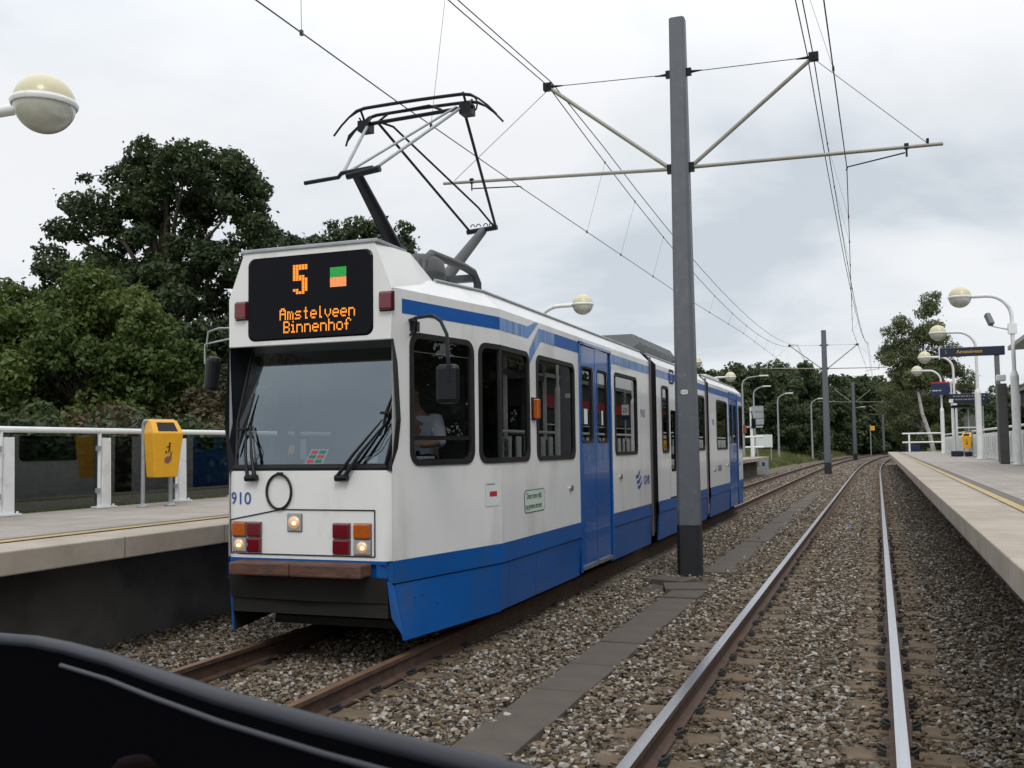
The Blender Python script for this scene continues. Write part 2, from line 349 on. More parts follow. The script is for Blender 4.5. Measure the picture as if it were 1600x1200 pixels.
rail('rail', RAILS['l'], M['railtop'], 'shiny steel rail beside the grey slab path')
rail('rail', RAILS['lr'], M['railtoprust'], 'brown rail coming out under the right side of the tram')
rail('rail', RAILS['ll'], M['railtoprust'], 'brown rail under the left side of the tram, nearest the left platform')
# sleepers (each its own object, near ones with clips)
rng = random.Random(5)
def sleeper_proto(clips):
    t = MB().box((0, 0, -.075), (2.5, .24, .15), bev=.015).build('sleeper', M['sleeper'])
    if clips:
        for s in (-.7325, .7325):
            for d in (-1, 1):
                c = MB(); c.box((s+d*.10, 0, .012), (.05, .12, .03)); c.tube([(s+d*.075, -.05, .03), (s+d*.12, -.02, .05), (s+d*.12, .03, .05), (s+d*.075, .05, .03)], .011, n=6)
                c.build('rail_clip', M['dkgrey'], t)
    return t
pa, pb = sleeper_proto(True), sleeper_proto(False); first = {True: pa, False: pb}; used = {True: 0, False: 0}
for xc, rngy, gl in ((-.6575, (4.3, 96), 'brown sleeper under the shiny rails of the near track'), (-4.695, (5.4, 9.4), 'brown sleeper just in front of the tram'), (-4.695, (29.4, 84), 'brown sleeper of the track behind the tram')):
    y = rngy[0]
    while y < rngy[1]:
        cl = y < 22; src = first[cl]
        o = src if not used[cl] else copy_tree(src)
        used[cl] = 1; o.location = (xc+bend(y)+rng.uniform(-.02, .02), y+rng.uniform(-.02, .02), -.168+rng.uniform(-.004, .002)); o.rotation_euler = (0, 0, rng.uniform(-.012, .012)-math.atan((bend(y+1)-bend(y))))
        tag(o, gl, 'sleeper', gl.replace('brown sleeper', 'sleepers')); y += .62
# ballast stones: one uncountable mass
def stones():
    rs = np.random.RandomState(3); T = []
    for k in range(26):
        bm = bmesh.new()
        for i in range(11):
            v = rs.normal(size=3); v /= np.linalg.norm(v); v *= rs.uniform(.75, 1.0); bm.verts.new((v[0], v[1]*rs.uniform(.7, 1), v[2]*.62))
        r = bmesh.ops.convex_hull(bm, input=bm.verts[:]); bmesh.ops.delete(bm, geom=[g for g in r['geom_interior'] if isinstance(g, bmesh.types.BMVert)], context='VERTS')
        bm.verts.index_update(); T.append((np.array([v.co[:] for v in bm.verts]), np.array([[v.index for v in f.verts] for f in bm.faces if len(f.verts) == 3]))); bm.free()
    pts = []
    def fill(x0, x1, y0, y1, dens, lvl=-.165):
        n = int((x1-x0)*(y1-y0)*dens); p = np.column_stack([rs.uniform(x0, x1, n), rs.uniform(y0, y1, n), rs.normal(lvl, .014, n)]); pts.append(p)
    fill(-1.9, 2.0, 4.2, 9, 1050); fill(-8, -1.9, 4.2, 9, 850)
    fill(-7.8, 2.2, 9, 14, 650); fill(-3.6, 2.2, 14, 24, 420); fill(-3.6, 2.2, 24, 42, 260); fill(-6.5, -3.6, 30, 42, 220); fill(-6.5, 2.2, 42, 62, 130); fill(-6.8, 2.2, 62, 100, 55)
    p = np.vstack(pts)
    near = lambda x0, wd: np.abs(p[:, 0]-x0) < wd+(p[:, 1] > 50)*.05
    xr = [RAILS['r'], RAILS['l'], RAILS['lr'], RAILS['ll']]
    onrail = np.zeros(len(p), bool); strip = np.zeros(len(p), bool)
    for x0 in xr: onrail |= near(x0, .085); strip |= near(x0, .36)
    # the sleeper ends beside the rails stay partly bare
    y0s = np.where(p[:, 0] > -2.6, 4.3, np.where(p[:, 1] < 12, 5.4, 29.4)); ph = np.abs((p[:, 1]-y0s+.31) % .62-.31)
    p[strip & (ph >= .12), 2] -= .022
    strip &= np.where(ph < .135, rs.uniform(size=len(p)) < .93, rs.uniform(size=len(p)) < .25)
    slabm = (p[:, 0] > -2.64+.04*np.sin(p[:, 1]*5)) & (p[:, 0] < -2.20+.03*np.sin(p[:, 1]*7+1)) & (rs.uniform(size=len(p)) < .985) & ((p[:, 1] < 13.2) | (p[:, 1] > 15.6)) & (p[:, 1] < 42)
    slabm |= (p[:, 0] > -3.1) & (p[:, 0] < -2.2) & (p[:, 1] > 13.0) & (p[:, 1] < 14.5)
    p = p[~(onrail | strip | slabm)]
    p[:, 2] += .012*np.sin(p[:, 0]*3.1+1)*np.sin(p[:, 1]*1.7)+.01
    mid = (np.abs(p[:, 0]+.66) < .36); p[mid, 2] += .022
    k = rs.randint(0, len(T), len(p)); sz = rs.uniform(.015, .033, len(p)); sz[p[:, 1] > 22] *= 1.25; sz[p[:, 1] > 42] *= 1.3; sz[p[:, 1] > 62] *= 1.35; p[:, 0] += np.array([bend(q) for q in p[:, 1]]); dmy = 0
    Vs, Fs, mi = [], [], []; off = 0
    for j, (tv, tf) in enumerate(T):
        q = p[k == j]; n = len(q)
        if not n: continue
        a = rs.uniform(0, 2*np.pi, (n, 3)); ca, sa = np.cos(a), np.sin(a); tilt = rs.normal(0, .5, (n, 2))
        Rz = np.zeros((n, 3, 3)); Rz[:, 0, 0] = ca[:, 0]; Rz[:, 0, 1] = -sa[:, 0]; Rz[:, 1, 0] = sa[:, 0]; Rz[:, 1, 1] = ca[:, 0]; Rz[:, 2, 2] = 1
        Rx = np.zeros((n, 3, 3)); c, s_ = np.cos(tilt[:, 0]), np.sin(tilt[:, 0]); Rx[:, 0, 0] = 1; Rx[:, 1, 1] = c; Rx[:, 1, 2] = -s_; Rx[:, 2, 1] = s_; Rx[:, 2, 2] = c
        RR = Rx@Rz; s = sz[k == j]*1.0
        V = np.einsum('nij,vj->nvi', RR, tv)*s[:, None, None]*np.array([1.15, 1.15, 1])+q[:, None, :]
        Fq = tf[None]+(np.arange(n)*len(tv))[:, None, None]+off
        Vs.append(V.reshape(-1, 3)); Fs.append(Fq.reshape(-1, 3)); off += n*len(tv)
        # brown near the rails, greyer between
        dr = np.min(np.abs(q[:, 0:1]-np.array(xr)[None]), axis=1); pb_ = np.clip(1.12-dr*1.9, .36, .95)
        u = rs.uniform(size=n); m_ = np.where(u < pb_, 0, np.where(u < pb_+(1-pb_)*.68, 1, 2)); mi.append(np.repeat(m_, len(tf)))
    ms = [mat('brown_stone', (.104, .074, .044), .9, island=.6), mat('grey_brown_stone', (.155, .127, .094), .9, island=.55), mat('pale_stone', (.30, .28, .25), .85, island=.4)]
    o = np_mesh('gravel', np.vstack(Vs), np.vstack(Fs), ms, mi=np.concatenate(mi)); tag(o, 'brown and grey crushed stone ballast around the rails', 'gravel', kind='stuff')
stones()
# slab path between the tracks
k = 0; y = 4.6
while y < 42:
    L = 1.0
    if 13.2 < y+.5 < 15.6: y += .2; continue
    xa = -2.42 if y < 13 else -2.32
    o = MB().box((0, 0, 0), (.44, L-.02, .08), bev=.008).build('path_slab', M['slab'], loc=(xa+rng.uniform(-.012, .012)+bend(y), y+.5, -.172+rng.uniform(-.006, .006)))
    o.rotation_euler = (rng.uniform(-.008, .008), rng.uniform(-.01, .01), rng.uniform(-.012, .012))
    tag(o, 'dark concrete slab of the straight path between the two tracks', 'slab', 'slabs of the path between the tracks'); y += L
for (x, y, lx, ly, rz, lb) in ((-2.52, 13.55, .55, .6, .25, 'dark slab turned askew just before the pole foot'), (-2.86, 14.25, .62, .42, -.35, 'dark slab pushed out beside the pole foot')):
    o = MB().box((0, 0, 0), (lx, ly, .08), bev=.008).build('path_slab', M['slab'], loc=(x, y, -.15)); o.rotation_euler[2] = rz; tag(o, lb, 'slab', 'slabs of the path between the tracks')

# ------------------------------------------------------------ platforms
def paving(name, c, c2, jy, jx=0):
    m = bpy.data.materials.new(name); m.use_nodes = True; t = m.node_tree; b = t.nodes['Principled BSDF']; b.inputs['Roughness'].default_value = .85
    tcn = N(t, 'ShaderNodeTexCoord'); sp = N(t, 'ShaderNodeSeparateXYZ'); t.links.new(tcn.outputs['Object'], sp.inputs[0])
    def joint(o, per, wd):
        d = N(t, 'ShaderNodeMath', operation='DIVIDE'); d.inputs[1].default_value = per; t.links.new(o, d.inputs[0])
        f = N(t, 'ShaderNodeMath', operation='FRACT'); t.links.new(d.outputs[0], f.inputs[0])
        l = N(t, 'ShaderNodeMath', operation='LESS_THAN'); l.inputs[1].default_value = wd/per; t.links.new(f.outputs[0], l.inputs[0]); return l.outputs[0], d.outputs[0]
    j, dd = joint(sp.outputs[1], jy, .012)
    if jx:
        j2, _ = joint(sp.outputs[0], jx, .01); mxx = N(t, 'ShaderNodeMath', operation='MAXIMUM'); t.links.new(j, mxx.inputs[0]); t.links.new(j2, mxx.inputs[1]); j = mxx.outputs[0]
    fl = N(t, 'ShaderNodeMath', operation='FLOOR'); t.links.new(dd, fl.inputs[0]); wn = N(t, 'ShaderNodeTexWhiteNoise', noise_dimensions='1D'); t.links.new(fl.outputs[0], wn.inputs['W'])
    nz = N(t, 'ShaderNodeTexNoise'); nz.inputs['Scale'].default_value = 1.6; nz.inputs['Detail'].default_value = 9; nz.inputs['Roughness'].default_value = .7; t.links.new(tcn.outputs['Object'], nz.inputs[0])
    mr = N(t, 'ShaderNodeMapRange'); mr.inputs[1].default_value = .3; mr.inputs[2].default_value = .7; t.links.new(nz.outputs[0], mr.inputs[0])
    a = N(t, 'ShaderNodeMath', operation='MULTIPLY_ADD'); a.inputs[1].default_value = .35; t.links.new(wn.outputs[0], a.inputs[0]); t.links.new(mr.outputs[0], a.inputs[2])
    m1 = N(t, 'ShaderNodeMix', data_type='RGBA'); t.links.new(a.outputs[0], m1.inputs[0]); m1.inputs[6].default_value = (*c, 1); m1.inputs[7].default_value = (*c2, 1)
    m2 = N(t, 'ShaderNodeMix', data_type='RGBA'); t.links.new(j, m2.inputs[0]); t.links.new(m1.outputs[2], m2.inputs[6]); m2.inputs[7].default_value = (.09, .085, .08, 1)
    t.links.new(m2.outputs[2], b.inputs['Base Color'])
    bp = N(t, 'ShaderNodeBump'); bp.inputs['Strength'].default_value = .25; bp.inputs['Distance'].default_value = .01; n3 = N(t, 'ShaderNodeTexNoise'); n3.inputs['Scale'].default_value = 90; t.links.new(tcn.outputs['Object'], n3.inputs[0])
    t.links.new(n3.outputs[0], bp.inputs['Height']); t.links.new(bp.outputs[0], b.inputs['Normal']); return m
M['coping'] = paving('coping_stone', (.26, .215, .17), (.40, .345, .285), 1.5)
M['pave'] = paving('platform_paving', (.235, .205, .178), (.345, .305, .27), 1.2, .6)
M['pface'] = mat('platform_wall', (.13, .12, .105), .9, var=.2, vscale=1.5, dirt=(.05, .045, .04), dscale=1.2, dlo=.45, dhi=.75, bump=.2)
M['yline'] = mat('worn_yellow_paint', (.46, .33, .12), .7, var=.08, dirt=(.30, .25, .18), dscale=6, dlo=.42, dhi=.7, bump=.1)
M['groove'] = mat('grooved_tile', (.23, .21, .19), .85, var=.1, vscale=10)
def platform(name, edge, inward, y0, y1, width, label):
    s = inward; T = thing(name, label, 'platform', (edge, y0, -.2))
    bx = lambda x0, x1, z0, z1, ya=0, yb=None: MB().box(((x0+x1)/2*s, (ya+(yb or (y1-y0)))/2, (z0+z1)/2+.2), (abs(x1-x0), (yb or (y1-y0))-ya, z1-z0), bev=.012)
    bx(0, .62, .80, 1.0).build('coping', M['coping'], T)
    bx(.62, width, .80, .994).build('paving', M['pave'], T)
    bx(.75, width, -.25, .80).build('retaining_wall', M['pface'], T)
    MB().box((.74*s, (y1-y0)/2, 1.205), (.12, y1-y0-.1, .006)).build('yellow_line', M['yline'], T)
    g = MB()
    for k in range(4): g.box(((.84+k*.045)*s, (y1-y0)/2, 1.2), (.018, y1-y0-.1, .008))
    g.build('tactile_strip', M['groove'], T)
    return T
platform('platform', .80, 1, -6, 92, 4.35, 'right hand platform with tan stone edge and yellow line')
platform('platform', -6.62, -1, -6, 66, 4.05, 'left hand platform with yellow line, behind the front of the tram')

# ------------------------------------------------------------ fences
def tapered_post(mb, x, y, h, wt, wb, th, mi=0, foot=True):
    mb.add([(x-th/2*a, y+b*wb/2, 0) for a in (-1, 1) for b in (-1, 1)]+[(x-th/2*a, y+b*wt/2, h) for a in (-1, 1) for b in (-1, 1)],
        [(0, 1, 3, 2), (4, 6, 7, 5), (0, 4, 5, 1), (2, 3, 7, 6), (0, 2, 6, 4), (1, 5, 7, 3)], mi)
    if foot: mb.box((x, y, .012), (.2, wb+.14, .024), mi); mb.tube([(x+.05, y+wb/2+.04, .02), (x+.05, y+wb/2+.04, .05)], .016, mi, 6); mb.tube([(x+.05, y-wb/2-.04, .02), (x+.05, y-wb/2-.04, .05)], .016, mi, 6)
LF = thing('glass_fence', 'white fence with glass panels and round top rail on the left platform', 'fence', (-10.45, 0, 1.0))
posts = [8.0, 9.62, 11.33, 13.0, 14.5]
LF_H = 1.10
for i, py in enumerate(posts):
    mb = MB(); tapered_post(mb, 0, py+.09, 1.0, .13, .17, .09); mb.tube([(0, py-.02, .02), (0, py-.02, LF_H-.03)], .028)
    p = mb.build('post', M['fwhite'], LF)
    c = MB(); c.box((0.03, py-.075, .25), (.05, .06, .07)); c.box((0.03, py-.075, .85), (.05, .06, .07)); c.build('clamp', M['galv'], p)
for a, b in zip(posts[:-1], posts[1:]):
    MB().box((.01, (a+b)/2, .53), (.012, b-a-.14, .98)).build('glass_panel', M['panel'], LF)
MB().box((.01, 7.2, .53), (.012, 1.5, .98)).build('glass_panel', M['panel'], LF)
MB().tube([(0, 5.5, LF_H), (0, 14.58, LF_H), (0, 14.64, LF_H-.03), (0, 14.66, LF_H-.1), (0, 14.66, 0)], .042, n=12).build('top_rail', M['fwhite'], LF)
LF2 = thing('glass_fence', 'white fence stretch hidden mostly behind the tram nose on the left platform', 'fence', (-10.45, 15.0, 1.0))
for i in range(7):
    mb = MB(); tapered_post(mb, 0, i*1.65, 1.0, .13, .17, .09); mb.build('post', M['fwhite'], LF2)
    if i < 6: MB().box((.01, (i+.5)*1.65, .53), (.012, 1.45, .98)).build('glass_panel', M['panel'], LF2)
MB().tube([(0, -.1, LF_H), (0, 10, LF_H)], .042).build('top_rail', M['fwhite'], LF2)

RF = thing('white_fence', 'white fence of close upright plates under a sloping top rail, along the right platform', 'fence', (4.95, 0, 1.0))
yy = 30.0; n = 0
while yy < 88:
    mb = MB(); mb.box((0, yy, .63), (.06, .42 if n % 3 else .2, 1.12)); mb.box((0, yy+.0, .02), (.2, .5, .03)); q = mb.build('post', M['fwhite'], RF)
    yy += .93; n += 1
MB().tube([(0, 29.5, 1.36), (0, 88.2, 1.36)], .05).build('top_rail', M['fwhite'], RF)
MB().box((.03, 59, .6), (.012, 58, .95)).build('glass_panel', M['panel'], RF)
# end barrier
EB = thing('barrier', 'white two rail barrier across the far end of the right platform', 'barrier', (2.2, 91.4, 1.0))
for x in (.35, 3.0): MB().box((x, 0, .8), (.14, .08, 1.6), bev=.01).build('post', M['fwhite'], EB)
for z in (1.55, .80): MB().tube([(-.2, 0, z), (3.0, 0, z)], .065).build('rail', M['fwhite'], EB)

# ------------------------------------------------------------ globe lamps
def globe_lamp(loc, reach, h, dia, label, cctv=False, s=-1):
    T = thing('globe_lamp', label, 'lamp', loc, 0, 'globe lamps along the platforms')
    r = dia/2
    MB().box((0, 0, .02), (.42, .42, .04), bev=.008).build('foot_plate', M['fwhite'], T)
    MB().tube([(0, 0, 0), (0, 0, h*.52)], .13, n=14).tube([(0, 0, h*.52), (0, 0, h*.55)], [.13, .075], n=14).build('lower_post', M['fwhite'], T)
    pts = [(0, 0, h*.55), (0, 0, h-.75)]+[(s*.75*(1-math.cos(t)), 0, h-.75+.75*math.sin(t)) for t in [math.pi/2*i/7 for i in range(1, 8)]]+[(s*(reach-r), 0, h)]
    MB().tube(pts, .065, n=12).build('bent_arm', M['fwhite'], T)
    prof = lambda a, b: [(max(r*math.cos(R_(t)), .002), r*math.sin(R_(t))) for t in np.linspace(a, b, 12)]
    c = (s*reach, 0, h)
    MB().lathe(prof(3, 90), c, 28).build('globe_top', M['cream'], T)
    MB().lathe([(r+.015, -.035), (r+.03, 0), (r+.015, .035), (r-.02, .035), (r-.02, -.035), (r+.015, -.035)], c, 28).build('globe_ring', M['fwhite'], T)
    MB().lathe(prof(-90, -3), c, 28).build('globe_bottom', M['globe'], T)
    if cctv:
        mb = MB(); mb.tube([(0, 0, h-1.15), (s*.15, 0, h-1.15), (s*.62, 0, h-1.02)], [.05, .04, .03]); mb.box((-.0, 0, h-1.15), (.26, .2, .34)); mb.build('camera_bracket', M['fwhite'], T)
        cb = MB(); cb.box((0, 0, 0), (.16, .46, .18), bev=.02); o = cb.build('security_camera', M['grey'], T); o.location = (s*.68, 0, h-.80); o.rotation_euler = (R_(55), 0, R_(25))
    return T
L_ = [(36.5, 4.33, 1.55, 5.66), (49.0, 4.30, 1.55, 5.75), (62.5, 4.25, 1.5, 5.72), (74.5, 4.25, 1.5, 5.75)]
lbs = ['nearest globe lamp on the right platform, with a camera on its post', 'second globe lamp from the near end of the right platform', 'globe lamp on the right platform seen below the yellow lettered board', 'farthest and lowest globe lamp on the right platform, before the birch']
for (y, x, rc, h), lb in zip(L_, lbs): globe_lamp((x, y, 1.0), rc, h, .72, lb, cctv=(y < 40))
for y, h, lb in ((8.45, 4.70, 'big globe lamp at the upper left edge of the picture'), (30.2, 5.30, 'globe lamp showing above the middle of the tram roof'), (51.0, 5.05, 'globe lamp just right of the tall near pole, above the tram'), (64.0, 5.1, 'farthest globe lamp, over the rear end of the tram')):
    globe_lamp((-10.2, y, 1.0), 1.55, h, .66, lb, s=1)

# ------------------------------------------------------------ bins
def bin_(loc, rz, label, sc_=1.0):
    T = thing('litter_bin', label, 'litter bin', loc, rz)
    # body: width along x, depth along y (front = -y)
    w1, w0 = .235, .185
    bm_ = MB()
    ring = lambda w, y0, y1, z: [(-w, y0, z), (w, y0, z), (w, y1, z), (-w, y1, z)]
    A = ring(w0, -.12, .10, .42)+ring(w1, -.19, .10, 1.06)+[(-w1+.03, -.06, 1.24), (w1-.03, -.06, 1.24), (w1-.03, .09, 1.27), (-w1+.03, .09, 1.27)]
    bmm = bmesh.new(); vs = [bmm.verts.new(p) for p in A]
    for f in [(3, 2, 1, 0), (0, 1, 5, 4), (1, 2, 6, 5), (2, 3, 7, 6), (3, 0, 4, 7), (4, 5, 9, 8), (5, 6, 10, 9), (6, 7, 11, 10), (7, 4, 8, 11), (8, 9, 10, 11)]: bmm.faces.new([vs[i] for i in f])
    bmesh.ops.recalc_face_normals(bmm, faces=bmm.faces); bmesh.ops.bevel(bmm, geom=bmm.edges[:], offset=.018, segments=3, affect='EDGES', profile=.6)
    bmm.verts.index_update(); bm_.add([v.co[:] for v in bmm.verts], [[v.index for v in f.verts] for f in bmm.faces], 0, False); bmm.free()
    body = bm_.build('bin_body', M['yellow'], T)
    n_ = Vector((0, -.18, .13)).normalized()
    q = [Vector((-.15, -.172, 1.085)), Vector((.15, -.172, 1.085)), Vector((.135, -.078, 1.212)), Vector((-.135, -.078, 1.212))]
    MB().add([p+n_*.006 for p in q]+[p+n_*-.02 for p in q], [(0, 1, 2, 3), (0, 4, 5, 1), (1, 5, 6, 2), (2, 6, 7, 3), (3, 7, 4, 0)]).build('opening', M['black'], T)
    for s in (-1, 1):
        x = s*.185; mb = MB()
        if s < 0 or True:
            x2 = s*.215
            mb.tube([(x2, .14, 0), (x2, .14, 1.12), (x2, .13, 1.2), (x2, .10, 1.235), (x2*.9, .05, 1.24)], .03, n=12)
        mb.lathe([(.0, .045), (.035, .045), (.06, .02), (.09, .012), (.09, 0)], (x2, .14, 0), 16); mb.build('post', M['galv'], T)
    # pictogram of a person throwing litter and a worn purple-brown sticker
    fr = lambda a, b: (a*.75+.01, -.193+.075*(1.06-(b*.8+.16))/.64-.004, b*.8+.16)
    pic = MB(); 
    pic.add([fr(.02+.022*math.cos(t), .93+.022*math.sin(t)) for t in np.linspace(0, 6.28, 11)[:-1]], [tuple(range(10))])
    for pl in ([(.0, .90), (.035, .905), (.03, .83), (.005, .83)], [(.0, .83), (.014, .83), (.004, .76), (-.01, .76)], [(.02, .83), (.032, .83), (.05, .76), (.034, .76)], [(-.05, .875), (.005, .89), (.005, .875), (-.048, .86)], [(-.06, .80), (-.03, .80), (-.035, .75), (-.055, .75)]):
        pic.add([fr(*p) for p in pl], [(0, 1, 2, 3)])
    pic.build('pictogram', M['black'], body)
    st = MB(); st.add([fr(a, b) for a, b in [(-.06, .585), (-.07, .66), (-.03, .70), (.02, .70), (.05, .74), (.075, .80), (.085, .78), (.07, .70), (.08, .66), (.05, .60), (.0, .57)]], [tuple(range(11))])
    st.build('worn_sticker', mat('worn_sticker', (.20, .09, .09), .7, var=.5, vscale=40), body)
    return T
bin_((-9.80, 11.85, 1.0), R_(68), 'yellow litter bin on grey posts before the glass fence')
b2 = bin_((4.45, 57.5, 1.0), R_(-20), 'yellow litter bin far along the right platform by a black box')

# ------------------------------------------------------------ right platform furniture
def textline(mb, x0, x1, z0, z1, y, seed, mi):
    r = random.Random(seed); x = x0
    while x < x1:
        w_ = r.uniform(.05, .12); mb.box((x+w_/2, y, (z0+z1)/2), (w_*.8, .01, z1-z0), mi); x += w_+r.uniform(.02, .06)
IB = thing('departure_board', 'long black departure board with amber lettering on the right platform', 'display board', (3.95, 41.5, 1.0))
MB().box((-.45, 0, 4.22), (2.25, .25, .34), bev=.02).build('board', M['navy'], IB)
tb = text_mb('Amstelveen', .19, lambda a, b: (-1.0+a, -.135, 4.16+b)); tb.build('lettering', mat('amber_text', (.3, .2, .02), .5, emit=(.75, .45, .03), estr=.38), IB)
tb = text_mb('5', .19, lambda a, b: (-1.42+a, -.135, 4.16+b)); tb.build('lettering', mat('dim_text', (.1, .1, .05), .5, emit=(.4, .4, .12), estr=.2), IB)
MB().box((-1.6, 0, 4.20), (.03, .28, .46)).build('end_cap', M['fwhite'], IB)
MB().box((.40, .02, 2.1), (.17, .17, 4.5), bev=.01).build('pole', M['grey'], IB)
TO = thing('info_column', 'dark grey steel column with white cap on the right platform', 'column', (4.15, 38.5, 1.0))
MB().box((0, 0, 1.4), (.30, .30, 2.8), bev=.02).build('column', mat('steel_column', (.085, .08, .078), .4, metal=.3, var=.1), TO)
MB().box((-.02, 0, 3.0), (.30, .30, .22), bev=.03).build('cap_lamp', M['fwhite'], TO)
# shelter
SH = thing('shelter', 'platform shelter with grey sloping roof edge, cut by the right side of the picture', 'shelter', (4.45, 24.5, 1.0))
mb = MB(); mb.add([(0, 0, 4.0), (0, 14.5, 4.0), (.62, 14.5, 4.02), (.62, 0, 4.02), (0, 0, 4.14), (0, 14.5, 4.14), (2.2, 14.5, 4.9), (2.2, 0, 4.9), (2.2, 14.5, 4.75), (2.2, 0, 4.75)], [(0, 1, 2, 3), (3, 2, 8, 9), (7, 6, 5, 4), (0, 4, 5, 1), (1, 5, 6, 8, 2), (9, 7, 4, 0, 3), (8, 6, 7, 9)]); mb.build('roof', M['galv'], SH)
for i in range(4): MB().box((1.1, .3+i*4.6, 2.1), (.12, .12, 4.2)).build('column', M['fwhite'], SH)
MB().box((1.0, 7, 3.55), (.06, 13.4, .22)).build('name_strip', M['navy'], SH)
for i in range(3): MB().box((1.5, 2.6+i*4.6, 1.35), (.03, 4.4, 2.1)).build('glass_panel', M['panel'], SH)
RB = thing('building', 'low dark building with a red fascia band and white rails beyond the right platform', 'building', (11.9, 60, .9))
MB().box((4, 20, 2.6), (8, 44, 5.2)).build('wall', mat('dark_cladding', (.035, .035, .04), .6, var=.2), RB)
MB().box((-.06, 20, 3.7), (.12, 44.1, .75)).build('fascia', mat('red_band', (.42, .015, .02), .45), RB)
MB().box((3.9, 20, 5.3), (8.4, 44.6, .25)).build('roof', M['galv'], RB)
for z in (1.1, 2.3): MB().box((-.05, 20, z), (.08, 44, .08)).build('rail', M['fwhite'], RB)
for k_ in range(8): MB().box((-.03, .6+k_*5.5, 1.7), (.1, 2.6, 1.5)).build('window', M['display'], RB)
# far shelter group at 60 m
S2 = thing('shelter', 'small glazed shelter under a navy name panel, far along the right platform', 'shelter', (4.05, 60.0, 1.0))
MB().box((.75, 0, 3.18), (1.9, .3, .52), bev=.02).build('name_panel', M['navy'], S2)
mb = MB(); 
for k, z in enumerate((3.30, 3.12)): textline(mb, -.05, 1.5, z-.03, z+.03, -.16, k, 0)
mb.build('lettering', mat('pale_letters', (.3, .3, .3), .6), S2)
MB().box((-.15, 0, 3.05), (.2, .32, .2)).build('lamp', M['fwhite'], S2)
MB().box((.35, .8, 2.75), (.9, 1.2, .14)).build('roof', M['black'], S2)
for x in (.05, .75, 1.5): MB().box((x, .7, 1.4), (.07, .07, 2.7)).build('post', M['galv'], S2)
MB().box((1.0, .7, 1.5), (.95, .03, 1.5)).build('glass_panel', M['panel'], S2)
MB().box((.8, .66, 1.58), (1.4, .05, .07)).build('cross_rail', M['fwhite'], S2)
BX = MB().box((0, 0, .15), (.55, .7, .3), bev=.03).box((.5, -.1, .13), (.5, .6, .26), bev=.03).build('grit_box', M['navy'], loc=(4.02, 59.0, 1.0)); tag(BX, 'low black box on the right platform beside the far yellow bin', 'box')
SG = thing('line_sign', 'hanging blue sign with red top edge before the birch', 'sign', (3.55, 74, 1.0))
MB().box((.62, 0, 4.42), (1.15, .1, .80)).build('panel', M['signblue'], SG)
MB().box((.62, 0, 4.86), (1.15, .12, .08)).build('red_edge', M['redink'], SG)
mb = MB(); textline(mb, .1, .7, 4.28, 4.36, -.06, 7, 0); mb.build('lettering', M['paper'], SG); MB().tube([(1.3, .1, 0), (1.3, .1, 4.9)], .05).build('pole', M['fwhite'], SG)
PR = thing('parking_sign', 'white and blue sign on a thin post behind the right fence', 'sign', (6.9, 58, .95))
MB().tube([(0, 0, 0), (0, 0, 4.2)], .05).build('pole', M['galv'], PR)
MB().box((-.02, -.06, 3.0), (.42, .05, .62)).build('panel', M['paper'], PR); MB().box((-.02, -.06, 2.55), (.42, .05, .26)).build('panel', M['signblue'], PR)
text_mb('G', .4, lambda a, b: (-.17+a, -.092, 2.84+b)).build('letter', M['signblue'], PR)
for z in (3.45, 3.7, 3.95): MB().box((0, -.03, z), (.3, .05, .1)).build('louvre', M['grey'], PR)
CB = MB().box((0, 0, .35), (1.2, .8, .7), bev=.02).box((.0, -.42, .36), (.6, .04, .45)).build('cabinet', M['signblue'], loc=(3.0, 97, .85)); tag(CB, 'blue cabinet beyond the far end of the right platform', 'cabinet')

# ------------------------------------------------------------ left far platform end furniture
LE = thing('barrier', 'white post and rail barrier at the far end of the left platform', 'barrier', (-7.5, 65.3, 1.0))
MB().box((0, 0, .65), (.14, .1, 1.3)).build('post', M['fwhite'], LE)
for z in (1.28, .62): MB().tube([(-.5, 0, z), (.65, 0, z)], .06).build('rail', M['fwhite'], LE)
WB = thing('signpost', 'white post carrying three grey boards at the far end of the left platform', 'sign', (-7.75, 66.8, .2))
MB().box((0, 0, 2.02), (.17, .17, 4.04)).build('pole', M['fwhite'], WB)
for z in (3.08, 3.5, 3.92): MB().box((.42, -.12, z-.0), (.78, .05, .38)).build('board', M['galv'], WB)
MB().box((.15, -.12, 2.75), (1.2, .05, .12)).build('board', M['galv'], WB)
BD = thing('white_board', 'pale notice board on legs beyond the left platform end', 'board', (-9.6, 92, .2))
MB().box((0, 0, 1.9), (1.45, .08, 1.15)).build('panel', M['paper'], BD)
for s in (-.6, .6): MB().box((s, .06, .7), (.08, .06, 1.4)).build('leg', M['galv'], BD)
EC = thing('service_cabinet', 'pale grey service cabinet under the end of the left platform', 'cabinet', (-7.1, 67.5, -.2))
MB().box((0, 0, .55), (.55, .5, 1.1), bev=.02).build('housing', M['galv'], EC); MB().box((0, -.26, .7), (.16, .02, .22)).build('label_plate', M['signblue'], EC)

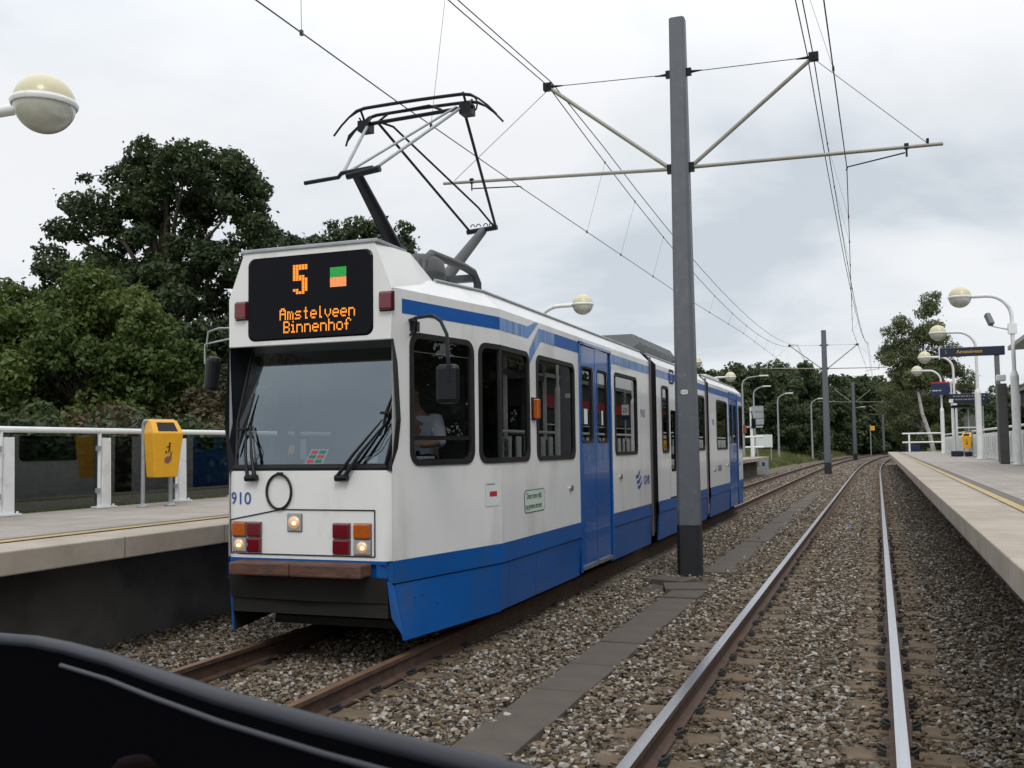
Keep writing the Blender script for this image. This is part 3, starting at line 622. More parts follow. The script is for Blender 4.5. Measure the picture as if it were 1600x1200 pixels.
# ------------------------------------------------------------ the tram
XC, HW, YF, YCR = -4.785, 1.20, 7.72, 9.42
TR = thing('tram', 'white tram with blue stripes, lit 5 sign and raised pantograph, stopped at the left platform', 'tram', (XC, YF, 0))
def hw(y):
    if y < YCR: return HW-(YCR-y)*.212
    if y > 28.6: return HW-(y-28.6)*.22
    return HW
def L(p): return (p[0]-XC, p[1]-YF, p[2])          # world -> tram local
def wl(side, y, z, off=0):                          # a point on the side wall
    h = hw(y)+off
    if z > 3.2: h -= (z-3.2)*1.0
    return (side*h, y-YF, z)
def inside(poly, x, y):
    c = False; j = len(poly)-1
    for i in range(len(poly)):
        xi, yi = poly[i]; xj, yj = poly[j]
        if (yi > y) != (yj > y) and x < (xj-xi)*(y-yi)/(yj-yi)+xi: c = not c
        j = i
    return c
def wall(mb, side, y0, y1, z0, z1, holes, mi=0, off=0, th=.05):
    pts, edges = [], []
    def loop(P):
        b = len(pts); pts.extend(Vector(p) for p in P); edges.extend((b+i, b+(i+1) % len(P)) for i in range(len(P)))
    outer = [(y0, z0), (y1, z0), (y1, z1), (y0, z1)]; loop(outer)
    hp = [creased(rrect(*h)) for h in holes]
    for h in hp: loop(h)
    for yc in (YCR, 28.6):
        if y0 < yc < y1:
            zs = [z0, z1]
            for h in holes:
                if h[0] < yc < h[1]: zs += [h[2], h[3]]
            zs = sorted(zs)
            for a in range(0, len(zs)-1, 2):
                b = len(pts); pts.extend([Vector((yc, zs[a])), Vector((yc, zs[a+1]))]); edges.append((b, b+1))
    if z0 < 3.2 < z1: b = len(pts); pts.extend([Vector((y0, 3.2)), Vector((y1, 3.2))]); edges.append((b, b+1))
    V, E, Fc, _, _, _ = delaunay_2d_cdt(pts, edges, [], 0, 1e-5)
    fs = []
    for f in Fc:
        cx = sum(V[i].x for i in f)/3; cz = sum(V[i].y for i in f)/3
        if not inside(outer, cx, cz) or any(inside(h, cx, cz) for h in hp): continue
        fs.append(tuple(f))
    mb.add([wl(side, v.x, v.y, off) for v in V], fs, mi)
    for h in hp:
        n = len(h); mb.add([wl(side, *p, off) for p in h]+[wl(side, *p, off-th) for p in h], [(i, (i+1) % n, n+(i+1) % n, n+i) for i in range(n)], 1 if mi == 0 else mi)
def creased(P):
    Q = []
    for i, a in enumerate(P):
        b = P[(i+1) % len(P)]; Q.append(a)
        for c in (YCR, 28.6):
            if (a[0]-c)*(b[0]-c) < 0: t = (c-a[0])/(b[0]-a[0]); Q.append((c, a[1]+t*(b[1]-a[1])))
    return Q
def window(side, y0, y1, z0, z1, r, parent=None, name='side_window', split=None):
    gm = M['glassc'] if y0 < 8.5 else M['glasss']
    par = parent or TR
    g = MB(); o_ = creased(rrect(y0-.03, y1+.03, z0-.03, z1+.03, r+.02)); i_ = creased(rrect(y0+.022, y1-.022, z0+.022, z1-.022, max(r-.02, .02))); n = len(o_)
    def ring(A, offA, B, offB): g.add([wl(side, *p, offA) for p in A]+[wl(side, *p, offB) for p in B], [(i, (i+1) % n, n+(i+1) % n, n+i) for i in range(n)])
    ring(o_, .002, o_, .012); ring(o_, .012, i_, .012); ring(i_, .012, i_, -.03)
    if split: g.add([wl(side, split+a, z, o) for o in (-.03, .010) for a, z in ((-.03, z0), (.03, z0), (.03, z1), (-.03, z1))], [(4, 5, 6, 7), (0, 1, 5, 4), (1, 2, 6, 5), (2, 3, 7, 6), (3, 0, 4, 7)])
    w_ = g.build(name, M['rubber'], par)
    P = MB(); a = rrect(y0+.015, y1-.015, z0+.015, z1-.015, r)
    cuts = [c for c in (YCR,) if y0 < c < y1]
    if cuts:
        c = cuts[0]; L1 = [(min(p[0], c), p[1]) for p in a]; L2 = [(max(p[0], c), p[1]) for p in a]
        for q in (L1, L2): P.add([wl(side, *p, -.012) for p in q], [tuple(range(len(q)))])
    else: P.add([wl(side, *p, -.012) for p in a], [tuple(range(len(a)))])
    P.build('pane', gm, w_)
    return w_
ZB, ZS = .82, .63
bodies = [('front_body', YF, 16.55), ('middle_body', 17.05, 22.35), ('rear_body', 22.75, 29.9)]
wins = {'front_body': [(7.99, 8.92, 1.66, 2.80, .11), (9.06, 10.28, 1.66, 2.80, .10), (10.58, 12.02, 1.66, 2.80, .10), (14.12, 15.50, 1.68, 2.84, .08)],
        'middle_body': [(17.5, 18.05, 1.68, 2.83, .08), (21.3, 22.1, 1.70, 2.83, .08)],
        'rear_body': [(23.9, 25.6, 1.70, 2.84, .08), (27.9, 29.1, 1.70, 2.84, .08)]}
doors = {'front_body': [(12.30, 13.86)], 'middle_body': [(18.12, 18.95), (19.1, 20.9)], 'rear_body': [(26.0, 27.6)]}
for nm, y0, y1 in bodies:
    mb = MB()
    for side in (1, -1):
        dd = doors[nm]; segs = []; a = y0
        for d in dd: segs.append((a, d[0])); a = d[1]
        segs.append((a, y1))
        for a, b in segs:
            if b-a < .02: continue
            wall(mb, side, a, b, ZB, 3.38, [h for h in wins[nm] if a < h[0] < b])
        for d in dd: wall(mb, side, d[0], d[1], 3.12, 3.38, [])
    # roof
    yy = [y0]+[c for c in (YCR, 28.6) if y0 < c < y1]+[y1]
    for a, b in zip(yy[:-1], yy[1:]):
        P = []
        for y in (a, b):
            h = hw(y)-.18
            for t in (-1, -.7, -.3, .3, .7, 1): P.append((t*h, y-YF, 3.38+.10*(1-t*t)))
        mb.add(P, [(i, i+1, i+7, i+6) for i in range(5)], 2)
    ends = ([(y0, 0)] if nm != 'front_body' else [])+[(y1, 1)]
    for y, _ in ends:
        h = hw(y); mb.add([(-h, y-YF, ZB), (h, y-YF, ZB), (h, y-YF, 3.2), (h-.18, y-YF, 3.38), (-h+.18, y-YF, 3.38), (-h, y-YF, 3.2)], [tuple(range(6))], 1)
    mb.build(nm, [M['white'], M['rubber'], M['white_roof']], TR)
    # gutter
    g = MB()
    for side in (1, -1):
        ya = 8.62 if nm == 'front_body' else y0
        pts = [y for y in (ya, YCR, 28.6, y1) if ya <= y <= y1]
        g.tube([(side*(hw(y)-.185), y-YF, 3.392) for y in pts], .022, n=6)
    g.build('gutter', M['galv'], TR)
    for side in (1, -1):
        for h in wins[nm]:
            window(side, *h, split=YCR if h[0] < YCR < h[1] else None)
MB().add([wl(1, y, z, o) for o in (-.03, .002) for y, z in ((8.0, 1.86), (8.91, 1.86), (8.91, 1.90), (8.0, 1.90))], [(4, 5, 6, 7), (0, 3, 7, 4), (1, 2, 6, 5), (2, 3, 7, 6), (0, 1, 5, 4)]).build('window_bar', M['black'], TR)
MB().add([wl(1, y, z, -.02) for y, z in ((8.0, 2.655), (8.91, 2.655), (8.91, 2.662), (8.0, 2.662))], [(0, 1, 2, 3)]).build('window_bar', M['galv'], TR)
# blue waist band and skirt panels
for nm, y0, y1 in bodies:
    mb = MB()
    for side in (1, -1):
        a = y0
        for d in [q for q in doors[nm] if q[0] != 18.12]+[(y1, y1)]:
            if nm == 'front_body' and a == y0: yy = [a+.0, YCR, d[0]]
            elif nm == 'rear_body' and d[0] == y1: yy = [a, 28.6, y1]
            else: yy = [a, d[0]]
            for p, q in zip(yy[:-1], yy[1:]):
                mb.add([wl(side, p, ZB, .003), wl(side, q, ZB, .003), wl(side, q, ZS, .012), wl(side, p, ZS, .012), wl(side, p, ZS-.01, -.03), wl(side, q, ZS-.01, -.03)], [(0, 1, 2, 3), (3, 2, 5, 4)])
            if mb.v: mb.build('waist_band', M['blue'], TR); mb = MB()
            a = d[1]
def skirt(side, y0, y1, zb, wob=0, front=False):
    mb = MB(); n = 9; yy = sorted(set([y0+.006+(y1-y0-.012)*k/(n-1) for k in range(n)]+[c for c in (YCR, 28.6) if y0 < c < y1])); n = len(yy); zz = [ZS-.012, .5, .38, .26, zb]
    def sk(y, z, o=0):   # the skirt tapers less than the body above it
        t = (ZS-z)/.5; h = hw(y)+(max(0, YCR-y)*(.06 if side > 0 else -.02)*t if y < YCR else 0)-.03*t*(y >= YCR)+o
        return (side*h, y-YF, z)
    g = [(i*5+j, (i+1)*5+j, (i+1)*5+j+1, i*5+j+1) for i in range(n-1) for j in range(4)]
    mb.add([sk(y, z) for y in yy for z in zz], g); mb.add([sk(y, z, -.025) for y in yy for z in zz], g, 1)
    N5 = n*5; b = 0
    rim = [(j, j+1, N5+j+1, N5+j) for j in range(4)]+[((n-1)*5+j, (n-1)*5+j+1, N5+(n-1)*5+j+1, N5+(n-1)*5+j) for j in range(4)]+[(i*5+q, (i+1)*5+q, N5+(i+1)*5+q, N5+i*5+q) for i in range(n-1) for q in (0, 4)]
    for f in rim: mb.f.append(f); mb.m.append(0); mb.sm.append(False)
    return mb
for side in (1, -1):
    for a, b in ((YF+.02, 9.62), (9.62, 10.5), (10.5, 12.26), (13.9, 16.5), (17.1, 18.3), (18.3, 20.4), (20.4, 22.3), (22.8, 25.9), (27.7, 29.8)):
        mb = skirt(side, a, b, .15)
        o = mb.build('skirt_panel', [M['blue'], M['dkgrey']], TR)
        bl = MB()
        for _ in range(3 if b < 13 else 0):
            y = rng.uniform(a+.15, b-.15); z = rng.uniform(.3, .55); p = wl(side, y, z, .004+ (max(0, YCR-y)*.06*(ZS-z)/.5)); bl.tube([p, (p[0]+side*.004, p[1], p[2])], .008, n=6)
        if bl.v: bl.build('bolt', M['dkgrey'], o)
    # front corner piece, cut away under the bumper
    if side < 0: continue
    mb = MB(); x = side*.80; xo = side*(hw(YF)+.02)
    mb.add([(side*.79, -.02, ZS+.02), (xo-side*.02, .02, ZS-.01), (xo+side*.08, .02, .16), (side*.83, -.01, .34)] if side > 0 else [(side*.80, -.02, ZS+.02), (xo-side*.02, .02, ZS-.01), (xo+side*.02, .02, .30), (side*.83, 0, .34)], [(0, 1, 2, 3)]).build('skirt_corner', M['blue'], TR)
# stripe
def stripe(poly, m, side=1, name='stripe', off=.003):
    return MB().add([wl(side, *p, off) for p in poly], [tuple(range(len(poly)))]).build(name, m, TR)
for side in (1, -1):
    stripe([(7.86, 2.985), (YCR, 2.985), (YCR, 3.115), (7.86, 3.115)], M['stripe'], side)
    stripe([(YCR, 2.985), (10.3, 2.985), (10.66, 3.19), (10.58, 3.198), (10.28, 3.115), (YCR, 3.115)], M['paleblue'], side)
    stripe([(10.34, 2.70), (10.33, 2.86), (10.66, 3.135), (11.25, 3.135), (11.25, 2.99), (10.74, 2.99), (10.46, 2.80)], M['paleblue'], side)
    stripe([(11.25, 2.99), (12.28, 2.99), (12.28, 3.135), (11.25, 3.135)], M['stripe'], side)
    for a, b, m_ in ((13.9, 16.53, 'paleblue'), (17.07, 18.1, 'paleblue'), (18.1, 22.33, 'stripe'), (22.77, 28.6, 'stripe'), (28.6, 29.85, 'stripe')):
        stripe([(a, 2.985), (b, 2.985), (b, 3.12), (a, 3.12)], M[m_], side)
# doors
def leaf(side, a, b, split=True, low=False, col='door', zlow=.19):
    n = 2 if split else 1
    for k in range(n):
        p = a+(b-a)*k/n+.012; q = a+(b-a)*(k+1)/n-.012; w_ = (q-p)
        hole = (p+w_*.17, q-w_*.17, 1.85, 2.82, .07) if not low else (p+w_*.15, q-w_*.12, 1.30, 2.44, .07)
        mb = MB(); wall(mb, side, p, q, zlow, 3.11, [hole], off=-.012 if col == 'door' else .0, mi=0)
        for y in (p, q): mb.add([wl(side, y, zlow, -.012), wl(side, y, 3.11, -.012), wl(side, y, 3.11, -.06), wl(side, y, zlow, -.06)], [(0, 1, 2, 3)])
        o = mb.build('door_leaf', [M[col], M['rubber']], TR)
        g = MB(); h1 = rrect(hole[0]-.02, hole[1]+.02, hole[2]-.02, hole[3]+.02, .08); h2 = rrect(hole[0]+.01, hole[1]-.01, hole[2]+.01, hole[3]-.01, .06); m_ = len(h1)
        g.add([wl(side, *t, 0) for t in h1]+[wl(side, *t, -.004) for t in h2], [(i, (i+1) % m_, m_+(i+1) % m_, m_+i) for i in range(m_)]); g.build('window_seal', M['rubber'], o)
        MB().add([wl(side, *t, -.03) for t in h2], [tuple(range(m_))]).build('pane', M['glasss'], o)
        if col == 'door' and b < 14:
            MB().box((side*(HW-.018), (p+q)/2-YF-(.06 if k == 0 else 0), 2.18), (.004, .16 if k == 0 else .07, .20)).build('notice', M['paper'], o)
            MB().box((side*(HW-.0), (p+q)/2-YF, .225), (.035, w_*.86, .05)).build('step_edge', M['grey'], o)
for side in (1, -1):
    leaf(side, 12.30, 13.86); leaf(side, 18.12, 18.95, False, True, 'white', .84); leaf(side, 19.1, 20.9); leaf(side, 26.0, 27.6)
    for a, b in ((12.30, 13.86), (19.1, 20.9), (26.0, 27.6)):
        fr = MB()
        for y in (a-.02, b+.02): fr.box((side*(HW+.002), y-YF, 1.66), (.02, .04, 2.96))
        fr.box((side*(HW+.002), (a+b)/2-YF, 3.135), (.02, b-a+.08, .035)); fr.box((side*(HW-.04), (a+b)/2-YF, 1.6), (.01, .035, 2.9), 1)
        fr.build('door_frame', [M['door'], M['rubber']], TR)
# bellows between the bodies
for y0, y1 in ((16.55, 17.05), (22.35, 22.75)):
    mb = MB(); n = 9; rings = []
    for k in range(n):
        y = y0+(y1-y0)*k/(n-1); o = -.05-.05*(k % 2); h = HW+o
        rings.append([(-h, y-YF, .3), (-h, y-YF, 3.15+o/2), (-h+.2, y-YF, 3.36+o/2), (h-.2, y-YF, 3.36+o/2), (h, y-YF, 3.15+o/2), (h, y-YF, .3)])
    vs = [p for r_ in rings for p in r_]; mb.add(vs, [(k*6+i, k*6+i+1, (k+1)*6+i+1, (k+1)*6+i) for k in range(n-1) for i in range(5)]); mb.build('bellows', M['rubber'], TR)
    MB().box((HW+.005, y0-YF-.03, 1.78), (.03, .07, 3.0)).build('joint_strip', mat('joint_strip', (.12, .09, .10), .6, var=.2), TR)

# front: lower mask, upper mask with display, brow
def fyc(x):                                        # depth of the rounded lower front at lateral x
    a = abs(x)
    if a <= .71: return -.03
    u = min(.98, (a-.71)/.135); return -.03+.085*(1-math.sqrt(1-u*u))
mb = MB()
low = [(-.80, ZB), (.80, ZB), (.83, 1.60), (-.83, 1.60)]
mb.add([(-.71, -.03, ZB), (.71, -.03, ZB), (.71, -.03, 1.60), (-.71, -.03, 1.60)], [(0, 1, 2, 3)])
for s in (1, -1):
    cols = []
    for t in range(6):
        a = t/5*math.pi/2*.82; cols.append((s*(.71+.135*math.sin(a)), -.03+.085*(1-math.cos(a))))
    cols.append((s*(hw(YF)+.001), .045))
    vs = []
    for cx_, cy_ in cols: vs += [(cx_, cy_, ZB), (cx_, cy_, 1.60)]
    mb.add(vs, [(2*i, 2*i+2, 2*i+3, 2*i+1) for i in range(len(cols)-1)], 0, True)
mb.add([(-.84, .0, 1.60), (.84, .0, 1.60), (.84, .14, 1.60), (-.84, .14, 1.60), (-.71, -.03, 1.6), (.71, -.03, 1.6)], [(0, 1, 5, 4), (0, 1, 2, 3)])
mb.build('front_panel', M['white'], TR)
mb = MB()
top = [(-.84, 2.74), (.84, 2.74), (.845, 3.19), (.68, 3.61), (-.68, 3.61), (-.845, 3.19)]
mb.add([(x, -.005, z) for x, z in top], [tuple(range(6))])
# housing behind the display: cheeks and sloping back
for s in (1, -1):
    mb.add([(s*.845, -.005, 3.19), (s*.68, -.005, 3.61), (s*.74, .58, 3.61), (s*.90, .55, 3.19), (s*.83, .93, 3.37), (s*.985, .95, 3.2), (s*.84, -.005, 2.74), (s*.845, .03, 2.74)], [(0, 1, 2, 3), (3, 2, 4, 5)])
mb.add([(-.68, -.005, 3.61), (.68, -.005, 3.61), (.74, .58, 3.61), (-.74, .58, 3.61), (-.83, .93, 3.37), (.83, .93, 3.37)], [(0, 1, 2, 3), (3, 2, 5, 4)])
mb.add([(-.84, -.005, 2.74), (.84, -.005, 2.74), (.86, .45, 2.735), (-.86, .45, 2.735)], [(0, 1, 2, 3)])
mb.build('front_top', M['white'], TR)
MB().box((0, .28, 3.625), (1.42, .60, .035), bev=.008).build('roof_lip', M['galv'], TR)
# windscreen surround (black) : bottom gasket line, side cheeks, reveal, brow underside
gl = [(-.77, .015, 1.64), (.77, .015, 1.64), (.835, .116, 2.05), (.79, .276, 2.70), (-.79, .276, 2.70), (-.835, .116, 2.05)]
og = [(-.835, -.012, 1.595), (.835, -.012, 1.595), (.885, -.012, 2.04), (.845, -.012, 2.745), (-.845, -.012, 2.745), (-.885, -.012, 2.04)]
sb = MB(); sb.add(og+gl, [(i, (i+1) % 6, 6+(i+1) % 6, 6+i) for i in range(6)])
oo = [(x*1.0, .08, z) for x, _, z in og]; sb.add(og+oo, [(i, (i+1) % 6, 6+(i+1) % 6, 6+i) for i in range(6)])
# rubber bead
sb.tube([gl[i] for i in (4, 5, 0, 1, 2, 3)], .024, n=8)
SR = sb.build('windscreen_surround', M['black'], TR)
def cham(P, r=.09):
    out_ = []; n = len(P)
    for i in range(n):
        a, b, c = Vector(P[i-1]), Vector(P[i]), Vector(P[(i+1) % n])
        for k in range(5):
            t = k/4; p0 = b+(a-b).normalized()*r; p2 = b+(c-b).normalized()*r; out_.append(tuple(p0*(1-t)**2+b*2*t*(1-t)+p2*t*t))
    return out_
WS = MB().add(gl, [tuple(range(6))]).build('windscreen', M['glassf'], TR)
MB().tube([(-.79, .0, 1.625), (.79, .0, 1.625)], .022, n=8).build('bottom_seal', M['rubber'], SR)
# papers on the inside of the glass
def ongl(x, z, o=.012): return (x, .015+(z-1.64)*.246+o, z)
for P, m_ in (([(-.06, 1.66), (.14, 1.66), (.18, 1.79), (.0, 1.79)], 'paper'), ([(.57, 1.665), (.68, 1.665), (.68, 1.72), (.57, 1.72)], 'label'), ([(-.62, 1.67), (-.55, 1.67), (-.55, 1.73), (-.62, 1.73)], 'label'), ([(-.24, 1.75), (-.18, 1.75), (-.18, 1.83), (-.24, 1.83)], 'yellow')):
    MB().add([ongl(*p, .006) for p in P], [(0, 1, 2, 3)]).build('windscreen_notice', M[m_], WS)
sq = MB()
for r_ in range(3):
    for c_ in range(2):
        x0 = -.03+r_*.016+c_*.085; z0 = 1.672+r_*.04
        sq.add([ongl(x0, z0, -.002), ongl(x0+.06, z0, -.002), ongl(x0+.07, z0+.025, -.002), ongl(x0+.01, z0+.025, -.002)], [(0, 1, 2, 3)], (r_+c_) % 2)
sq.build('windscreen_notice', [M['redink'], M['greenink']], WS)
# destination display
dp = rrect(-.635, .665, 2.785, 3.555, .075); dq = rrect(-.62, .65, 2.80, 3.54, .07); nn = len(dp)
DS = MB().add([(x, -.006, z) for x, z in dp]+[(x, -.018, z) for x, z in dq], [(i, (i+1) % nn, nn+(i+1) % nn, nn+i) for i in range(nn)]+[tuple(range(nn, 2*nn))]).build('destination_display', M['display'], TR)
FONT = {'A': ["01110", "11011", "10001", "11111", "10001", "10001", "10001"], 'm': ["00000", "00000", "11010", "10101", "10101", "10101", "10101"], 's': ["00000", "00000", "01111", "10000", "01110", "00001", "11110"],
 't': ["00100", "00100", "01110", "00100", "00100", "00100", "00110"], 'e': ["00000", "00000", "01110", "10001", "11111", "10000", "01110"], 'l': ["0100", "0100", "0100", "0100", "0100", "0100", "0110"],
 'v': ["00000", "00000", "10001", "10001", "10001", "01010", "00100"], 'n': ["00000", "00000", "11110", "10001", "10001", "10001", "10001"], 'B': ["11110", "10001", "10001", "11110", "10001", "10001", "11110"],
 'i': ["010", "000", "110", "010", "010", "010", "111"], 'h': ["10000", "10000", "11110", "10001", "10001", "10001", "10001"], 'o': ["00000", "00000", "01110", "10001", "10001", "10001", "01110"], 'f': ["00110", "01001", "01000", "11100", "01000", "01000", "01000"]}
def dots(txt, x0, z0, px, pz):
    mb = MB(); x = x0
    for c in txt:
        g = FONT[c]
        for r_, row in enumerate(g):
            for k_, ch in enumerate(row):
                if ch == '1':
                    a = x+k_*px; b = z0+(6-r_)*pz; mb.add([(a, -.021, b), (a+px*.78, -.021, b), (a+px*.78, -.021, b+pz*.95), (a, -.021, b+pz*.93)], [(0, 1, 2, 3)])
        x += (len(g[0])+1)*px
    return mb
dots('Amstelveen', -.285, 2.965, .0134, .0155).build('led_lettering', M['amber'], DS)
dots('Binnenhof', -.245, 2.845, .0137, .0155).build('led_lettering', M['amber'], DS)
five = ["11111", "11111", "11000", "11000", "11110", "11111", "00011", "00011", "00011", "11011", "01110"]
mb = MB()
for r_, row in enumerate(five):
    for k_, ch in enumerate(row):
        if ch == '1':
            for q in range(2):
                a = -.145+k_*.031; b = 3.195+(10-r_)*.0245+q*.012; mb.add([(a, -.021, b), (a+.026, -.021, b), (a+.026, -.021, b+.009), (a, -.021, b+.009)], [(0, 1, 2, 3)])
mb.build('led_number', M['amber'], DS)
for z0, m_ in ((3.325, 'green'), (3.235, 'ledorange')):
    mb = MB()
    for i in range(12):
        for j in range(8):
            a = .24+i*.0138; b = z0+j*.011; mb.add([(a, -.021, b), (a+.0115, -.021, b), (a+.0115, -.021, b+.009), (a, -.021, b+.009)], [(0, 1, 2, 3)])
    mb.build('led_square', M[m_], DS)
# red upper lamps
for x in (-.695, .80): 
    o = MB().box((x, -.03, 3.075), (.125, .05, .155), bev=.015).build('marker_lamp', M['red'], TR); MB().box((x, -.008, 3.075), (.145, .02, .175), bev=.006).build('lamp_base', M['rubber'], o)
# headlight panel outline, light clusters
ol = [(-.80, .855), (-.815, 1.155), (-.26, 1.255), (.685, 1.255), (.685, .855)]
mb = MB()
for a, b in zip(ol, ol[1:]+ol[:1]):
    a = Vector((a[0], -.034, a[1])); b = Vector((b[0], -.034, b[1])); 
    q = [a.lerp(b, t/12) for t in range(13)]
    for v in q: v.y = fyc(v.x)-.004
    mb.tube(q, .006, n=5)
mb.build('hatch_seam', M['rubber'], TR)
def lens(x, z, w_, h_, kind, y=-.045, yaw=0):
    T = MB().box((x, y+.01, z), (w_+.012, .03, h_+.012), bev=.006).build('lamp_unit', M['grey'], TR)
    if kind in ('red', 'orange'): MB().box((x, y-.012, z), (w_, .03, h_), bev=.012).build('lens', M[kind], T)
    else:
        MB().box((x, y-.003, z), (w_, .016, h_), bev=.005).build('bezel', M['galv'], T)
        r = min(w_, h_)*.42; g = MB()
        P = [(r*math.sin(a), -.022*math.cos(a)) for a in np.linspace(0, math.pi/2, 6)]
        vs = [(x+q[0]*math.cos(t), y-.012+q[1], z+q[0]*math.sin(t)) for q in P for t in np.linspace(0, 2*math.pi, 21)[:-1]]
        g.add(vs, [(i*20+j, i*20+(j+1) % 20, (i+1)*20+(j+1) % 20, (i+1)*20+j) for i in range(5) for j in range(20)], 0, True); g.build('lens', M['glow'], T)
        MB().lathe([(.001, .016), (.014, .010), (.020, 0), (.014, -.010), (.001, -.016)], (x+.015, y-.036, z-.004), 10).build('bulb', M['lamp'], T)
s_ = .142
for (x, z, k_) in ((-.695, 1.075, 'orange'), (-.535, 1.075, 'red'), (-.695, .935, 'head'), (-.535, .935, 'red'), (.362, 1.075, 'red'), (.567, 1.075, 'orange'), (.362, .935, 'red'), (.567, .935, 'head'), (-.115, 1.14, 'head')):
    lens(x, z, .142 if x < 0 else .165, .126 if z < 1.1 else .15, k_, -.036)
# fleet number, ring
text_mb('910', .158, lambda a, b: (-.805+a*.98, fyc(-.805+a*.98)-.006, 1.300+b), bold=.001).build('fleet_number', M['blueink'], TR)
mb = MB(); cx_, cz_ = -.275, 1.415; mb.tube([(cx_+.128*math.cos(t), -.045, cz_+.155*math.sin(t)) for t in np.linspace(0, 2*math.pi, 33)], .0115, n=8, caps=False); mb.box((cx_+.01, -.045, cz_+.158), (.05, .03, .03)); mb.build('holder_ring', M['rubber'], TR)
# bumper and front underside
BP = MB(); 
BP.box((-.36, -.135, .745), (.62, .21, .115), bev=.016); BP.box((.305, -.135, .745), (.70, .21, .115), bev=.016); BP.build('bumper', M['rust'], TR)
mb = MB(); mb.add([(-.80, .0, ZB), (.80, .0, ZB), (.80, .0, ZS), (-.80, .0, ZS), (-.80, -.034, ZB), (.80, -.034, ZB), (.80, -.034, .79), (-.80, -.034, .79)], [(0, 1, 2, 3), (4, 5, 6, 7), (0, 1, 5, 4)]); 
for s in (1, -1): mb.add([(s*.70, -.034, ZB), (s*.845, .03, ZB), (s*.845, .03, ZS), (s*.70, -.034, ZS)], [(0, 1, 2, 3)])
mb.build('front_band', M['blue'], TR)
mb = MB(); P = []
for x in np.linspace(-.80, .80, 9): P += [(x, -.10+.06*abs(x), .68), (x, -.06+.06*abs(x), .46)]
mb.add(P, [(2*i, 2*i+2, 2*i+3, 2*i+1) for i in range(8)]); mb.box((0, .1, .50), (1.58, .2, .34)); mb.build('coupler_apron', mat('apron_black', (.010, .009, .008), .8, var=.3), TR)
UF = MB(); UF.box((0, 5.3, .50), (1.9, 6.6, .45)); UF.box((0, 1.2, .52), (1.45, 1.6, .45)); UF.box((0, 1.7, .30), (1.3, .9, .3)); UF.box((-.05, .95, .31), (1.5, .5, .40)); UF.box((0, 3.9, .3), (1.6, .9, .36)); UF.box((0, 11.9, .55), (1.9, 5.0, .35)); UF.box((0, 18.4, .55), (1.9, 6.6, .35))  # low boxes behind the nose are added to block light under the tram
UF.box((.05, .45, .20), (1.3, .05, .07)); UF.box((-.4, .5, .30), (.05, .05, .25)); UF.box((.5, .5, .30), (.05, .05, .25)); UF.build('underframe', M['dkgrey'], TR)
for yb in (2.4, 9.1, 14.8, 20.3):
    for dyy in (-.9, .9):
        mb = MB()
        for s in (-1, 1):
            n = 24; 
            for (r_, x0, x1) in ((.33, .70, .80), (.36, .66, .70)):
                vs = [(s*x+.065, yb+dyy+r_*math.cos(t), .33+r_*math.sin(t)) for x in (x0, x1) for t in np.linspace(0, 2*math.pi, n+1)[:-1]]
                mb.add(vs, [(j, (j+1) % n, n+(j+1) % n, n+j) for j in range(n)]+[tuple(range(n)), tuple(range(n, 2*n))])
        mb.tube([(-.7, yb+dyy, .33), (.8, yb+dyy, .33)], .07); mb.build('wheelset', M['dkgrey'], TR)
# wipers
def gy(z): return .015+(z-1.64)*.246-.03
def wiper(px, e, b0, b1, name):
    z0 = 1.555; e1 = Vector((e[0], gy(e[1])-.02, e[1]))
    mb = MB(); mb.tube([(px-.045, -.07, z0-.02), (px+.075, -.07, z0-.015)], .03)
    for d, r_ in ((-.02, .018), (.055, .02)):
        p0 = Vector((px+d, -.08, z0)); q1 = p0.lerp(e1+Vector((d*.6, 0, 0)), .38); mb.tube([p0, q1+Vector((0, -.02, 0)), e1+Vector((d*.6, 0, -abs(d)*.4))], [r_, r_*.75, .007])
    o = mb.build('wiper', M['black'], TR)
    B0 = Vector((b0[0], gy(b0[1]), b0[1])); B1 = Vector((b1[0], gy(b1[1]), b1[1])); m0 = B0.lerp(B1, .42)
    bl = MB(); bl.tube([B0, m0, B1], [.007, .014, .006], n=6); bl.tube([m0+Vector((-.05, -.03, .0)), m0+Vector((.05, -.03, .0))], .013, n=6)
    bl.tube([B0.lerp(B1, .15), m0+Vector((0, -.035, 0)), B0.lerp(B1, .75)], .008, n=5); bl.build('wiper_blade', M['rubber'], o)
    h = MB(); h.tube([(px+.03, -.06, z0+.05), (px+(e[0]-px)*.6+.12, gy(1.8), 1.78), (e[0]+.06, gy(e[1]-.12), e[1]-.10), e1], .004, n=5); h.build('washer_hose', M['rubber'], o)
wiper(.365, (.725, 2.05), (.70, 1.90), (.80, 2.38), 'r'); wiper(-.565, (-.69, 2.04), (-.765, 1.74), (-.665, 2.32), 'l')
# mirrors
MR = MB(); MR.box((.895, .30, 2.88), (.10, .10, .09)); MR.tube([(.90, .24, 2.93), (1.0, .16, 2.935), (1.22, .03, 2.93), (1.31, .0, 2.87), (1.375, -.02, 2.75), (1.39, -.02, 2.35)], .016); MR.tube([(1.0, .16, 2.93), (.99, .17, 2.82), (.90, .25, 2.80)], .013)
mo = MR.build('mirror_arm', M['black'], TR)
mm_ = MB().box((0, 0, 0), (.21, .09, .34), bev=.04).build('mirror', M['black'], mo); mm_.location = (1.36, .02, 2.33)
ML = MB(); ML.tube([(-.84, .02, 2.93), (-.95, -.02, 2.93), (-1.05, -.04, 2.90), (-1.06, -.05, 2.78)], .008); ML.tube([(-.84, .02, 2.83), (-.98, -.03, 2.80), (-1.08, -.05, 2.78), (-1.07, -.06, 2.6)], .009); ml = ML.build('mirror_arm', M['galv'], TR)
